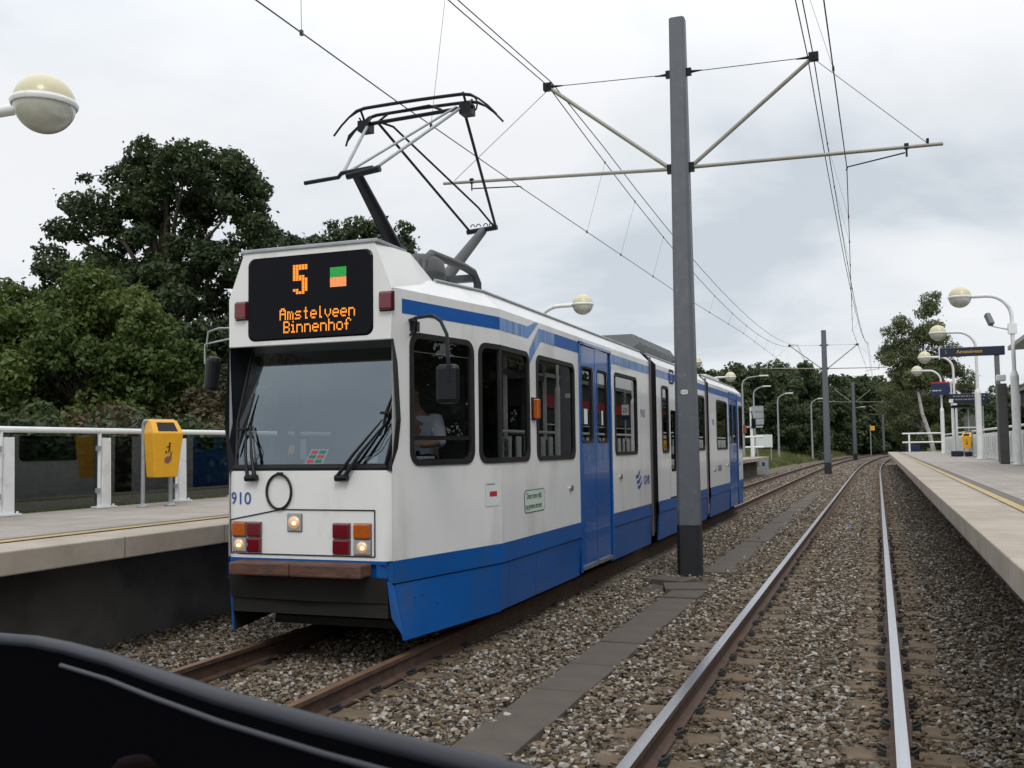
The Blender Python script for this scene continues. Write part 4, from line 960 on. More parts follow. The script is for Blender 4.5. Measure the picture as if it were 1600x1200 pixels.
q = MB().box((0, 0, 0), (.13, .12, .33), bev=.045).build('mirror', M['black'], ml); q.location = (-.985, -.06, 2.50); q.rotation_euler = (0, R_(8), R_(-20))
mm = MB(); mm.tube([(HW-.02, 29.3-YF, 2.7), (HW+.15, 29.6-YF, 2.75), (HW+.2, 29.7-YF, 2.5)], .015); mm.box((HW+.2, 29.72-YF, 2.4), (.12, .16, .3), bev=.02); mm.build('rear_mirror', M['black'], TR)
# side details
def onside(u, z, o=.006): return (HW+o, u-YF, z)
for y, z in ((10.46, 2.21), (29.0, 2.22)):
    o = MB().box((HW+.035, y-YF, z), (.07, .09, .22), bev=.012).build('side_marker_lamp', M['orange'], TR); MB().box((HW+.008, y-YF-.02, z), (.016, .13, .25)).build('lamp_base', M['rubber'], o)
def sticker(y0, y1, z0, z1, r, m_, name, off=.004, parent=None):
    P = rrect(y0, y1, z0, z1, r); o = MB().add([wl(1, *p, off) for p in P], [tuple(range(len(P)))]).build(name, m_, parent or TR); return o
g0 = sticker(10.10, 10.80, 1.07, 1.32, .06, M['greenink'], 'green_notice', .003); sticker(10.112, 10.788, 1.08, 1.31, .052, M['label'], 'notice_face', .0045, g0)
tmb = text_mb('Deze tram rijdt', .088, lambda a, b: (HW+.0065, 10.17-YF+a*.92, 1.225+b), bold=.0014); tmb.build('lettering', M['greenink'], g0)
tmb = text_mb('op groene stroom', .088, lambda a, b: (HW+.0065, 10.13-YF+a*.84, 1.115+b), bold=.0014); tmb.build('lettering', M['greenink'], g0)
w0 = sticker(9.13, 9.38, 1.205, 1.45, .01, M['paper'], 'paper_notice', .004)
sticker(9.20, 9.33, 1.30, 1.35, .005, M['redink'], 'red_print', .0055, w0); sticker(9.15, 9.3, 1.418, 1.427, .001, M['grey'], 'small_print', .0055, w0)
for y, z in ((11.81, 1.27), (14.35, 1.33), (18.75, 1.1), (18.75, 1.2), (20.98, 1.25), (25.6, 1.27), (27.8, 1.27), (23.4, 1.2)):
    mb = MB(); mb.tube([onside(y, z, 0), onside(y, z, .02)], .035, n=12); mb.box((HW+.012, y+.07-YF, z+.005), (.02, .02, .07)); mb.build('door_button', M['lens'], TR)
GV = text_mb('GVB', .20, lambda a, b: (HW+.004, 15.92-YF+a*1.15, 1.16+b), bold=.004); GV.build('operator_mark', M['blueink'], TR)
mb = MB(); 
for dz, dy in ((0, 0), (-.085, .06), (-.17, .12)):
    mb.add([wl(1, 15.36+dy+a, 1.27+dz+b, .004) for a, b in [(0, .0), (0, .055), (.14, .06), (.30, .14), (.30, .085), (.16, .005)]], [(0, 1, 2, 5), (5, 2, 3, 4)])
mb.build('operator_emblem', M['blueink'], TR)
text_mb('910', .19, lambda a, b: (HW+.004, 15.78-YF+a*1.1, 2.25+b), bold=.001).build('fleet_number', M['blueink'], TR)
text_mb('GVB', .20, lambda a, b: (HW+.004, 23.9-YF+a*1.5, 1.16+b), bold=.004).build('operator_mark', M['blueink'], TR)
text_mb('910', .19, lambda a, b: (HW+.004, 23.2-YF+a*1.1, 2.25+b), bold=.001).build('fleet_number', M['blueink'], TR)
g = rrect(18.2, 18.62, 2.93, 3.2, .05); gi = rrect(18.25, 18.57, 2.97, 3.16, .03); m_ = len(g); mb = MB(); mb.add([wl(1, *p, .01) for p in g]+[wl(1, *p, .01) for p in gi], [(i, (i+1) % m_, m_+(i+1) % m_, m_+i) for i in range(m_)]); mb.build('vent_frame', M['rubber'], TR)
# roof kit
RK = MB(); 
for k_ in range(1): pass
y0, y1 = 18.3-YF, 22.0-YF
prof = [(.12, 3.46), (.45, 3.62), (.62, 3.72), (.50, 3.90), (-.50, 3.90), (-.62, 3.72), (-.45, 3.62)]; n = len(prof)
RK.add([(x, y0, z) for x, z in prof]+[(x, y1, z) for x, z in prof], [(i, (i+1) % n, n+(i+1) % n, n+i) for i in range(n)]+[tuple(range(n)), tuple(range(n, 2*n))]); rk = RK.build('roof_resistor', mat('resistor_case', (.15, .16, .17), .55, var=.1), TR)
mb = MB()
for k_ in range(8):
    a = y0+.12+k_*.455; 
    for s in (1, -1): mb.add([(s*.508, a, 3.898), (s*.508, a+.26, 3.898), (s*.622, a+.26, 3.730), (s*.622, a, 3.730)], [(0, 1, 2, 3)])
mb.build('vent_slot', M['black'], rk)
MB().box((0, 27.8-YF, 3.58), (1.1, 2.2, .22), bev=.03).build('roof_box', M['white_roof'], TR)
for k_ in range(5):
    y = 12.2+k_*.95; MB().box((.7, y-YF, 3.47), (.12, .2, .06)).build('roof_fitting', M['black'], TR)

M['dkmetal'] = mat('roof_gear_grey', (.06, .062, .065), .5, metal=.2, var=.15)
# pantograph
PG = MB().tube([(x, 3.72, 3.98) for x in (.42,)]+[(.42, 3.2, 3.98)], .0001).build('pantograph_base', M['grey'], TR) if False else None
pb_ = MB(); 
for s in (-1, 1): pb_.tube([(s*.42, 1.55, 3.52), (s*.42, 1.55, 3.72), (s*.42, 1.75, 3.84), (s*.42, 2.62, 3.85), (s*.42, 2.9, 3.83), (s*.42, 3.04, 3.72), (s*.42, 3.04, 3.46)], .048, n=10)
pb_.box((0, 1.95, 3.78), (.85, .10, .08)); pb_.box((0, 2.9, 3.76), (.85, .10, .08)); pb_.box((.42, 3.05, 3.49), (.2, .4, .05)); pb_.box((.42, 1.75, 3.5), (.2, .3, .05))
PB = pb_.build('pantograph_frame', M['dkmetal'], TR)
hd = MB(); hd.lathe([(.001, .24), (.15, .225), (.24, .16), (.27, .03), (.27, 0), (.2, -.1)], (.30, 1.75, 3.60), 20); hd.build('horn_cover', M['dkmetal'], PB)
for y in (2.65, 3.55, 3.85):
    t = MB(); t.tube([(.55, y+.05*math.cos(a), 3.52+.06*math.sin(a)) for a in np.linspace(0, 3.14, 8)], .012, n=6); t.tube([(.55, y-.1, 3.5), (.55, y+.14, 3.5)], .02, n=6); t.build('cable_clip', M['black'], PB)
def W(p): return (p[0]-XC, p[1]-YF, p[2])
kf, kr = (-.02, 8.64-YF, 4.55), (.06, 11.85-YF, 4.60)
MB().tube([(0, 9.68-YF, 3.78), (kf[0], kf[1], kf[2])], [.085, .055], n=12).build('lower_arm', M['black'], PB); MB().tube([(.05, 10.55-YF, 3.72), (kr[0], kr[1], kr[2])], [.08, .055], n=12).build('lower_arm', M['dkmetal'], PB)
kn = MB(); kn.tube([(-.55, kf[1]-.1, 4.47), (-.36, kf[1]-.07, 4.49), (-.22, kf[1], 4.52), (-.18, kf[1], 4.56), (.17, kf[1], 4.58)], .022); kn.tube([(-.12, kf[1], 4.52), (.25, kf[1], 4.56)], .036); kn.build('knee_joint', M['black'], PB); kn = MB(); kn.tube([(-.16, kr[1], 4.60), (.26, kr[1], 4.63)], .034)
for x in (-.08, .0, .1, .18): kn.tube([(x+.03*math.cos(a), kr[1], 4.66+.035*math.sin(a)) for a in np.linspace(0, 3.14, 7)], .007, n=5)
kn.build('knee_joint', M['black'], PB)
HY = 9.92-YF; HL, HR = (-.57, HY, 5.50), (.62, HY, 5.56)
ua = MB()
for a, b, r_ in (((-.17, kf[1], 4.55), HL, .017), ((-.14, kf[1], 4.55), (HR[0]-.09, HR[1], HR[2]), .014), ((.22, kf[1], 4.58), HR, .017)): ua.tube([a, b], r_)
ua.build('upper_arm', M['galv'], PB)
ua = MB(); ua.tube([(-.13, kr[1], 4.62), (-.44, HY, 5.50)], .016); ua.tube([(.22, kr[1], 4.64), (.10, kr[1]-.25, 4.85), (-.30, HY+.1, 5.47), (-.40, HY, 5.50)], .013); ua.tube([(.24, kr[1], 4.64), (.62, HY, 5.52)], .018); ua.build('upper_arm', M['black'], PB)
ch = MB()
def hb(y, z0, w_=1.0, drop=.26):
    P = []
    for t in np.linspace(-1, 1, 21):
        x = t*w_; a = abs(t); z = z0-(0 if a < .62 else ((a-.62)/.38)**1.7*drop)-.02*a*a; P.append((x+.05, y, z))
    return P
ch.tube(hb(HY-.12, 5.655), [.012]*3+[.02]*15+[.012]*3, n=6); ch.tube(hb(HY+.14, 5.655, .98), [.012]*3+[.02]*15+[.012]*3, n=6)
ch.tube([(-.66, HY, 5.50), (.74, HY, 5.54)], .024); ch.tube([(-.45, HY, 5.51), (-.3, HY, 5.60), (.2, HY, 5.62), (.35, HY, 5.55)], .014)
for x, z in ((-.60, 5.50), (.66, 5.54)):
    for dyy in (-.12, .14): ch.tube([(x, HY, z), (x, HY+dyy, z+.13)], .014)
    ch.box((x, HY, z-.03), (.13, .16, .12)); ch.tube([(x+.09*(1 if x > 0 else -1)+.03*math.cos(a), HY, z+.02+.07*math.sin(a)) for a in np.linspace(-1.5, 1.5, 8)], .01, n=5)
ch.tube([(-.7, HY, 5.49), (-.82, HY, 5.40), (-.86, HY, 5.28)], .012)
ch.build('collector_head', M['black'], PB)

# interior
it = MB(); it.box((0, 11, .93), (2.2, 18.2, .04)); it.box((0, 11, 3.12), (2.0, 18.2, .03), 1); it.box((0, 1.1, .93), (1.5, 1.6, .04)); it.box((0, 1.2, 3.12), (1.4, 1.4, .03), 1); it.build('interior_lining', [M['interior'], M['ceil']], TR)
mb = MB(); mb.box((-.1, 1.95, 2.0), (1.6, .05, 2.1)); mb.build('cab_partition', M['interior'], TR)
mb = MB(); mb.box((0, .42, 1.28), (1.42, .45, .62), bev=.04); mb.build('driver_desk', M['black'], TR)
mb = MB(); mb.box((.80, .72, 1.70), (.12, .22, .02)); mb.box((.78, .55, 1.69), (.10, .12, .03)); mb.build('papers', M['paper'], TR)
for i in range(20):
    y = 2.6+i*.95
    if 4.4 < y < 6.4 or 11.2 < y < 13.4 or 18.1 < y < 20.1 or 8.7 < y < 9.5 or 14.5 < y < 15.2: continue
    for s in (-1, 1):
        mb = MB(); mb.box((s*.72, y, 1.38), (.8, .42, .08), bev=.03); mb.box((s*.72, y+.22, 1.72), (.8, .07, .62), bev=.03); mb.box((s*.72, y, 1.14), (.1, .3, .42)); mb.build('passenger_seat', M['seat'], TR)
for i in range(10):
    MB().tube([(.35*(1 if i % 2 else -1), 2.9+i*1.95, .95), (.35*(1 if i % 2 else -1), 2.9+i*1.95, 3.15)], .017).build('grab_pole', M['yellow'], TR)
MB().box((.3, 1.45, 1.15), (.5, .5, .4)).box((.3, 1.45, 1.40), (.48, .48, .1), bev=.03).build('driver_seat', M['seat'], TR)

# ------------------------------------------------------------ the driver
def skin_mesh(name, verts, edges, radii, m, parent, sub=2):
    me = bpy.data.meshes.new(name); me.from_pydata(verts, edges, []); o = bpy.data.objects.new(name, me); COL.objects.link(o)
    md = o.modifiers.new('s', 'SKIN'); sv = me.skin_vertices[0].data
    for i, r_ in enumerate(radii): sv[i].radius = r_ if isinstance(r_, tuple) else (r_, r_)
    sv[0].use_root = True
    s2 = o.modifiers.new('d', 'SUBSURF'); s2.levels = sub; s2.render_levels = sub
    bpy.context.view_layer.update(); dg = bpy.context.evaluated_depsgraph_get(); nm = bpy.data.meshes.new_from_object(o.evaluated_get(dg))
    bpy.data.objects.remove(o); nm.materials.clear(); nm.materials.append(m)
    for p in nm.polygons: p.use_smooth = True
    ob = bpy.data.objects.new(name, nm); COL.objects.link(ob); ob.parent = parent; return ob
DR = thing('person', 'driver in pale blue shirt seated in the tram cab, seen through the side window', 'person', (XC+.36, 9.42, 1.58))
def lean(v): return (v[0], v[1]-.42*max(0, v[2]-.15), v[2]-.06*max(0, v[2]-.3))
V = [(0, 0, .05), (0, 0, .25), (0, -.02, .45), (0, -.02, .56), (0, -.03, .64), (0, -.05, .72), (0, -.06, .84)]
E = [(i, i+1) for i in range(6)]; Rr = [(.15, .12), (.14, .11), (.16, .11), (.10, .08), (.05, .05), (.065, .08), (.07, .085)]
for s in (-1, 1):
    b = len(V); V += [(s*.20, -.02, .50), (s*.25, -.15, .27), (s*.19, -.42, .24), (s*.17, -.50, .25)]; E += [(2, b), (b, b+1), (b+1, b+2), (b+2, b+3)]; Rr += [.065, .05, .038, (.035, .022)]
    b = len(V); V += [(s*.10, -.10, .05), (s*.13, -.48, .06), (s*.13, -.50, -.36), (s*.13, -.64, -.40)]; E += [(0, b), (b, b+1), (b+1, b+2), (b+2, b+3)]; Rr += [.10, .075, .05, .04]
    for k_ in range(5):
        dx_ = (k_-2)*.018; b2_ = len(V); hb_ = b-4+3
        ln = [.045, .07, .08, .072, .055][k_]
        V += [(s*.17+dx_, -.53, .25), (s*.17+dx_*1.2, -.53-ln*.6, .245), (s*.17+dx_*1.2, -.53-ln, .215)]; E += [(b-1, b2_), (b2_, b2_+1), (b2_+1, b2_+2)]; Rr += [.010, .009, .008]
V = [lean(v) for v in V]
body = skin_mesh('body', V, E, Rr, M['skin'], DR, 1)
hd = bmesh.new(); bmesh.ops.create_uvsphere(hd, u_segments=24, v_segments=18, radius=1)
for v in hd.verts:
    x, y, z = v.co; f = 1-.22*max(0, -z)
    nose = .022*math.exp(-((x/.13)**2+((z+.12)/.2)**2)) if y < 0 else 0
    eye = -.012*math.exp(-(((abs(x)-.38)/.2)**2+((z-.08)/.15)**2)) if y < 0 else 0
    v.co = (x*.078*f, y*.098*f-nose-eye, z*.122)
me = bpy.data.meshes.new('head'); hd.to_mesh(me); hd.free(); me.materials.append(M['skin'])
for p in me.polygons: p.use_smooth = True
ho = bpy.data.objects.new('head', me); COL.objects.link(ho); ho.parent = DR; ho.location = (0, -.36, .765); ho.rotation_euler = (R_(12), 0, 0)
mb = MB()
for s in (-1, 1): mb.lathe([(.001, .012), (.012, 0), (.001, -.012)], (s*.03, -.09, .012), 8); 
mb.build('eyes', M['black'], ho)
mb = MB(); mb.box((0, -.085, -.06), (.045, .01, .006)); mb.build('mouth', M['redink'], ho)
for s in (-1, 1): MB().lathe([(.001, .03), (.012, .02), (.014, 0), (.010, -.02), (.001, -.03)], (s*.08, .0, -.01), 8).build('ear', M['skin'], ho)
mb = MB(); mb.lathe([(max(.001, .088*math.cos(t)), .132*math.sin(t)) for t in np.linspace(.15, 1.57, 8)], (0, .018, .0), 20); mb.build('hair', M['hair'], ho)
V = [(0, 0, .02), (0, 0, .25), (0, -.015, .44), (0, -.02, .54)]; E = [(0, 1), (1, 2), (2, 3)]; Rr = [(.17, .135), (.165, .13), (.175, .125), (.10, .085)]
for s in (-1, 1):
    b = len(V); V += [(s*.205, -.02, .50), (s*.26, -.15, .27), (s*.24, -.20, .25)]; E += [(2, b), (b, b+1), (b+1, b+2)]; Rr += [.085, .075, .07]
V = [lean(v) for v in V]; skin_mesh('shirt', V, E, Rr, M['shirt'], DR, 2)
V = [(0, 0, .02), (.10, -.10, .05), (.13, -.48, .06), (.13, -.50, -.34), (-.10, -.10, .05), (-.13, -.48, .06), (-.13, -.50, -.34)]
skin_mesh('trousers', V, [(0, 1), (1, 2), (2, 3), (0, 4), (4, 5), (5, 6)], [.14, .115, .09, .07, .115, .09, .07], M['trouser'], DR, 1)

# ------------------------------------------------------------ overhead line
PY = 14.98
def catenary_pole(x, y, top, scale=1.0, label='', arms=True, base=-.2, lift=0, group='overhead line poles between the tracks', detail=True):
    T = thing('catenary_pole', label, 'pole', (x, y, base), 0, group); h = top-base; w0, w1 = .34*scale, .235*scale
    def col(z0, z1, m_, nm, e=0):
        a = (w0+(w1-w0)*z0/h)/2+e; b = (w0+(w1-w0)*z1/h)/2+e; n = 8; c = .32
        mb = MB()
        def ring(r_, z): return [(-r_, -r_*(1-c), z), (-r_*(1-c), -r_, z), (r_*(1-c), -r_, z), (r_, -r_*(1-c), z), (r_, r_*(1-c), z), (r_*(1-c), r_, z), (-r_*(1-c), r_, z), (-r_, r_*(1-c), z)]
        mb.add(ring(a, z0)+ring(b, z1), [(i, (i+1) % n, n+(i+1) % n, n+i) for i in range(n)]+[tuple(range(n)), tuple(range(n, 2*n))]); return mb.build(nm, m_, T)
    col(0, .80, M['poledark'], 'foot', .004); col(.80, h, M['pole'], 'shaft')
    if detail:
        P = rrect(-.055, .055, 2.58-base-.035, 2.58-base+.035, .03); MB().add([(a, -w0/2-.0+.008, b) for a, b in P], [tuple(range(len(P)))]).build('number_plate', M['paper'], T)
        text_mb('00 107', .035, lambda a, b: (-.048+a*.9, -w0/2-.002+.008, 2.58-base-.012+b)).build('plate_number', M['grey'], T)
    if arms:
        base = base-lift; zt, zl = 7.52-base, 6.03-base; dx0 = w1/2+.03
        for s, tipx, tubex, tubez in ((-1, -2.12, -3.98, 6.21), (1, 2.0, 3.70, 5.97)):
            mb = MB(); mb.tube([(s*dx0, 0, zl), (tipx, 0, 7.60-base if s < 0 else 7.48-base)], .032, n=10); mb.build('strut', M['tube'], T)
            mb = MB(); mb.tube([(s*dx0, 0, zl), (tubex, 0, tubez-base)], [.03, .026], n=10); mb.build('registration_tube', M['tube'], T)
            mb = MB(); mb.tube([(s*dx0, 0, zt), (tipx, 0, (7.60 if s < 0 else 7.48)-base)], .007, n=5); 
            mb.tube([(tipx, 0, (7.55 if s < 0 else 7.45)-base), (tubex-s*.2, 0, tubez-base+.03)], .005, n=5); mb.build('stay_wire', M['wire'], T)
            mb = MB(); mb.box((s*(dx0-.0), 0, zl), (.12, .08, .14)); mb.box((s*dx0, 0, zt), (.10, .07, .11)); mb.tube([(s*dx0, 0, zt), (s*(dx0+.22), 0, zt)], [.03, .008]); mb.box((tipx, 0, (7.60 if s < 0 else 7.48)-base), (.14, .1, .12)); mb.tube([(tipx-s*.25, 0, (7.59 if s < 0 else 7.48)-base), (tipx, 0, (7.60 if s < 0 else 7.48)-base)], [.01, .03])
            mb.build('insulator', M['black'], T)
            mb = MB(); 
            if s < 0: mb.tube([(-3.47, 0, 6.17-base), (-3.47, 0, 6.04-base)], .014); mb.tube([(-3.45, 0, 6.07-base), (-2.62, 0, 6.02-base), (-2.58, 0, 5.98-base)], .011); mb.box((-3.47, 0, 6.2-base), (.06, .05, .08))
            else: mb.tube([(3.22, 0, 5.99-base), (3.22, 0, 5.84-base)], .014); mb.tube([(3.2, 0, 5.90-base), (2.42, 0, 5.78-base), (2.40, 0, 5.73-base)], .011); mb.box((3.22, 0, 5.99-base), (.06, .05, .08)); mb.tube([(3.5, 0, 6.0-base), (3.5, 0, 6.07-base)], .02)
            mb.build('steady_arm', M['black'], T)
    return T
catenary_pole(-2.69, PY, 8.37, 1.0, 'tall grey steel pole with bracket arms standing close beside the tram')
p2 = catenary_pole(-2.98, 65.7, 8.97, 1.25, 'second grey overhead line pole, standing clear right of the tram end', detail=False, lift=.5)
for y, x, lb in ((121, -2.45, 'third overhead line pole along the line, before the dark trees'), (176, .95, 'fourth, rust brown overhead line pole at the bend'), (232, 8.2, 'farthest overhead line pole, small beside the end barrier')):
    catenary_pole(x, y, 8.9, 1.3, lb, detail=False, lift=.5)
# wires
def sagline(a, b, sag, n=14): a, b = Vector(a), Vector(b); return [a.lerp(b, t)-Vector((0, 0, sag*4*t*(1-t))) for t in [i/n for i in range(n+1)]]
def wire(pts, r, label):
    return tag(MB().tube(pts, r, n=5).build('overhead_wire', M['wire']), label, 'wire', 'overhead wires of the tram line')
contL = [(-4.4, -12, 5.5), (-4.72, 6.81, 5.52), (-4.95, 9.85, 5.69), (-5.27, 14.98, 5.98), (-5.0, 26.5, 5.95), (-4.85, 40, 6.2), (-4.92, 65.7, 6.50), (-3.9+.9, 121, 6.5), (-1.0, 176, 6.5)]
wire(contL, .0075, 'contact wire over the tram, touched by the pantograph')
mL = sagline((-4.80, -35, 7.7), (-4.81, 14.98, 7.62), 1.0)+sagline((-4.81, 14.98, 7.62), (-4.64, 65.7, 8.07), 1.35, 18)[1:]+sagline((-4.64, 65.7, 8.07), (-4.3, 121, 8.0), 1.3)[1:]+sagline((-4.3, 121, 8.0), (-1.2, 176, 8.0), 1.3)[1:]
wire(mL, .009, 'messenger wire sagging above the tram, held by the left strut tip')
mL2 = [p+Vector((.12 if 15 < p.y < 65 else .06, 0, .05+.25*math.sin(math.pi*max(0, min(1, (p.y-15)/50.7))))) for p in mL]
wire(mL2, .009, 'feeder wire running just above the left messenger wire')
contR = [(-.5, -20, 5.75), (-.28, 14.98, 5.77), (-.75, 40, 6.1), (-.5, 65.7, 6.5), (.3, 121, 6.5), (3.0, 176, 6.5)]
wire(contR, .0075, 'contact wire over the near track, on the right steady arm')
mR = sagline((-.7, -35, 7.6), (-.69, 14.98, 7.48), 1.0)+sagline((-.69, 14.98, 7.48), (-.32, 65.7, 8.07), 1.3, 18)[1:]+sagline((-.32, 65.7, 8.07), (.2, 121, 8), 1.3)[1:]+sagline((.2, 121, 8), (3, 176, 8), 1.3)[1:]
wire(mR, .009, 'messenger wire over the near track, held by the right strut tip')
mR2 = [p+Vector((-.09, 0, .06+.2*math.sin(math.pi*max(0, min(1, (p.y-15)/50.7))))) for p in mR]
wire(mR2, .009, 'feeder wire running just above the right messenger wire')
def at_y(pts, y):
    for a, b in zip(pts[:-1], pts[1:]):
        a, b = Vector(a), Vector(b)
        if a.y <= y <= b.y: return a.lerp(b, (y-a.y)/(b.y-a.y))
for cont, mes, lb in ((contL, mL, 'thin hanger between the wires above the tram'), (contR, mR, 'thin hanger between the wires above the near track')):
    for y in (7.6, 10.9, 18.5, 21, 24, 28, 32, 36, 40, 44, 48, 52, 56, 60):
        a, b = at_y(cont, y), at_y(mes, y)
        mb = MB().tube([a, b], .0028, n=4); mb.box(tuple(a), (.025, .03, .05)); mb.box(tuple(b), (.025, .03, .04)); o = mb.build('wire_hanger', M['wire']); tag(o, lb, 'wire hanger', 'hangers '+lb[12:])

# ------------------------------------------------------------ street lamps and small things far off
def street_lamp(x, y, h, rc, label, base=.1, s=1, r=.09):
    T = thing('street_lamp', label, 'street lamp', (x, y, base), 0, 'street lamps before the dark trees')
    MB().tube([(0, 0, 0), (0, 0, h-.6), (s*.12, 0, h-.25), (s*.5, 0, h), (s*rc, 0, h+.12)], [r*1.3, r*.8, r*.7, r*.6, r*.5]).build('post', M['galv'], T)
    MB().box((s*(rc+.35), 0, h+.13), (.8, .2, .12), bev=.04).build('lamp_head', M['fwhite'], T)
street_lamp(-10.9, 88, 7.5, 1.5, 'tall street lamp rising right behind the tram end')
street_lamp(-11.2, 99, 7.2, .9, 'street lamp with white head just right of the pale notice board')
street_lamp(-9.4, 104, 6.7, .8, 'leaning street lamp halfway between tram end and second pole')
street_lamp(-6.85, 116, 6.6, .8, 'street lamp just left of the second overhead pole')
street_lamp(-3.7, 170, 7.4, 1.3, 'small street lamp behind the third overhead pole', r=.12)
street_lamp(17, 105, 11.5, 2.0, 'tall thin street lamp high behind the right fence', base=.8, s=-1, r=.12)
street_lamp(19.5, 125, 10.5, 2.0, 'thin street lamp farther behind the right fence', base=.8, s=-1, r=.12)
SY = thing('track_sign', 'small yellow signal board on a post before the dark trees', 'sign', (-.9, 150, 0)); MB().tube([(0, 0, 0), (0, 0, 4.4)], .07).build('post', M['galv'], SY); MB().box((.3, -.1, 3.9), (.6, .08, .65)).build('board', M['yellow'], SY)
SB = thing('track_sign', 'small blue board on a post near the fourth pole', 'sign', (2.8, 190, 0)); MB().tube([(0, 0, 0), (0, 0, 5.4)], .09).build('post', M['galv'], SB); MB().box((.2, -.1, 3.9), (.6, .08, 1.1)).build('board', M['signblue'], SB)
MK = thing('marker_post', 'low white topped marker post in the grass', 'post', (-8.2, 150, 0)); MB().tube([(0, 0, 0), (0, 0, 2.0)], .09).build('post', M['galv'], MK)
lit = MB().add([(0, 0, 0), (.10, .02, .015), (.12, .10, .0), (.03, .12, .03), (.06, .06, .05)], [(0, 1, 4), (1, 2, 4), (2, 3, 4), (3, 0, 4)]).build('litter', mat('blue_litter', (.03, .12, .5), .5), loc=(-.72, 23.6, -.125)); tag(lit, 'crumpled blue wrapper lying between the shiny rails', 'litter')
for (x, y, h, wd, lb) in ((-4.5, 330, 20, 14, 'pale flat block showing over the dark trees near the third pole'), (9.5, 340, 25, 5, 'pinkish block top showing over the trees right of centre')):
    T = thing('building', lb, 'building', (x, y, 0)); MB().box((0, 0, h/2), (wd, 10, h)).build('wall', M['brick'], T); MB().box((0, 0, h+.2), (wd+.6, 10.6, .5)).build('roof', M['galv'], T)
    for i in range(int(wd/3)): 
        for z in (h-2, h-5): MB().box((-wd/2+1.6+i*3, -5.03, z), (1.6, .1, 1.3)).build('window', M['black'], T)

# ------------------------------------------------------------ trees
def leaves(clumps, n, size, rs, out_bias=.5, elong=1.5):
    C = np.array([c[:3] for c in clumps]); R = np.array([c[3] for c in clumps]); wgt = R**2; wgt = wgt/wgt.sum()
    k = rs.choice(len(C), n, p=wgt); d = rs.normal(size=(n, 3)); d /= np.linalg.norm(d, axis=1)[:, None]
    rad = R[k]*rs.uniform(.25, 1, n)**.5*(1+.35*np.maximum(0, rs.normal(size=n)-1)); p = C[k]+d*rad[:, None]*np.array([1, 1, .72])
    nn = d*out_bias+rs.normal(size=(n, 3))*.6+np.array([0, 0, .35]); nn /= np.linalg.norm(nn, axis=1)[:, None]
    u = np.cross(nn, rs.normal(size=(n, 3))); u /= np.linalg.norm(u, axis=1)[:, None]; v = np.cross(nn, u)
    s = size*rs.uniform(.55, 1.25, n)[:, None]
    V = np.stack([p-u*s*elong*.5, p-v*s*.42+nn*s*.08, p+u*s*elong*.5, p+v*s*.42+nn*s*.08], 1).reshape(-1, 3)
    return V, np.arange(4*n).reshape(n, 4)
def tree(name, loc, blobs, n, size, lm, bm_, label, seed, trunk=.3, clr=(.55, 1.05), per=10, group=None, h0=None, cat='tree', forks=None, gap=.72):
    rs = np.random.RandomState(seed); T = thing(name, label, cat, loc, 0, group); cl = []
    for (x, y, z, r, rz) in blobs:
        for _ in range(int(per*r)):
            d = rs.normal(size=3); d /= np.linalg.norm(d); q = rs.uniform(.35, 1)**.5*gap+.28
            cl.append((x+d[0]*r*q, y+d[1]*r*q, z+d[2]*rz*q, rs.uniform(*clr)))
    V, Fq = leaves(cl, n, size, rs); o = np_mesh('crown', V, Fq, [lm], T)
    mb = MB(); top = max(b[2] for b in blobs); bx_ = sum(b[0] for b in blobs)/len(blobs)
    tp = [(0, 0, 0), (bx_*.1+.1, 0, top*.25), (bx_*.4-.1, .1, top*.5), (bx_*.7, 0, top*.8), (bx_, 0, top*1.05)]
    mb.tube(tp, [trunk*1.25, trunk, trunk*.75, trunk*.4, trunk*.12], n=10)
    for c in cl[::max(1, len(cl)//46)]:
        t = min(.9, max(.15, (c[2]/top)*.62)); i = min(3, int(t*4)); a = Vector(tp[i]).lerp(Vector(tp[i+1]), t*4-i); b = Vector(c[:3]); m_ = a.lerp(b, .5)+Vector((0, 0, .12*(b-a).length))
        mb.tube([a, m_, b], [trunk*.33, trunk*.2, trunk*.05], n=5, caps=False)
    mb.build('trunk', bm_, T); return T
# big dark oak
tree('oak_tree', (-25.6, 31, .9), [(-2.3, 0, 10.6, 1.5, 1.5), (-.2, .3, 11.4, 1.7, 1.4), (1.9, 0, 11.5, 1.5, 1.3), (3.2, 0, 9.6, 1.3, 1.4), (-3.6, 0, 8.6, 1.6, 1.6), (-1.2, 0, 8.7, 2.3, 2.0), (1.6, .5, 8.6, 2.3, 2.0), (3.4, 0, 6.8, 1.6, 1.8), (-4.4, 0, 6.3, 1.8, 1.8), (-1.8, 0, 6.0, 2.4, 2.0), (1.0, -1, 5.6, 2.6, 2.0), (.4, 0, 3.0, 3.4, 1.8), (3.4, 0, 3.8, 2.0, 1.8)],
     84000, .15, M['oak'], M['bark'], 'tall dark oak behind the left fence, the highest tree in view', 11, .42, (.28, .75), 15, gap=.95)
tree('maple_tree', (-22.3, 23.5, .9), [(-.2, 0, 5.3, 1.1, 1.5), (-1.5, 0, 4.3, 1.4, 1.4), (1.5, 0, 4.4, 1.3, 1.3), (0, -.5, 2.8, 2.4, 1.5), (2.6, 0, 3.1, 1.3, 1.2), (.4, -.2, 3.9, 1.7, 1.4), (-.8, -1.2, 1.5, 2.3, 1.0), (1.6, -1.0, 1.4, 2.0, 1.0)],
     42000, .135, M['maple'], M['bark'], 'yellow green maple in front of the dark oak, left of the bin', 12, .2, (.28, .62), 24)
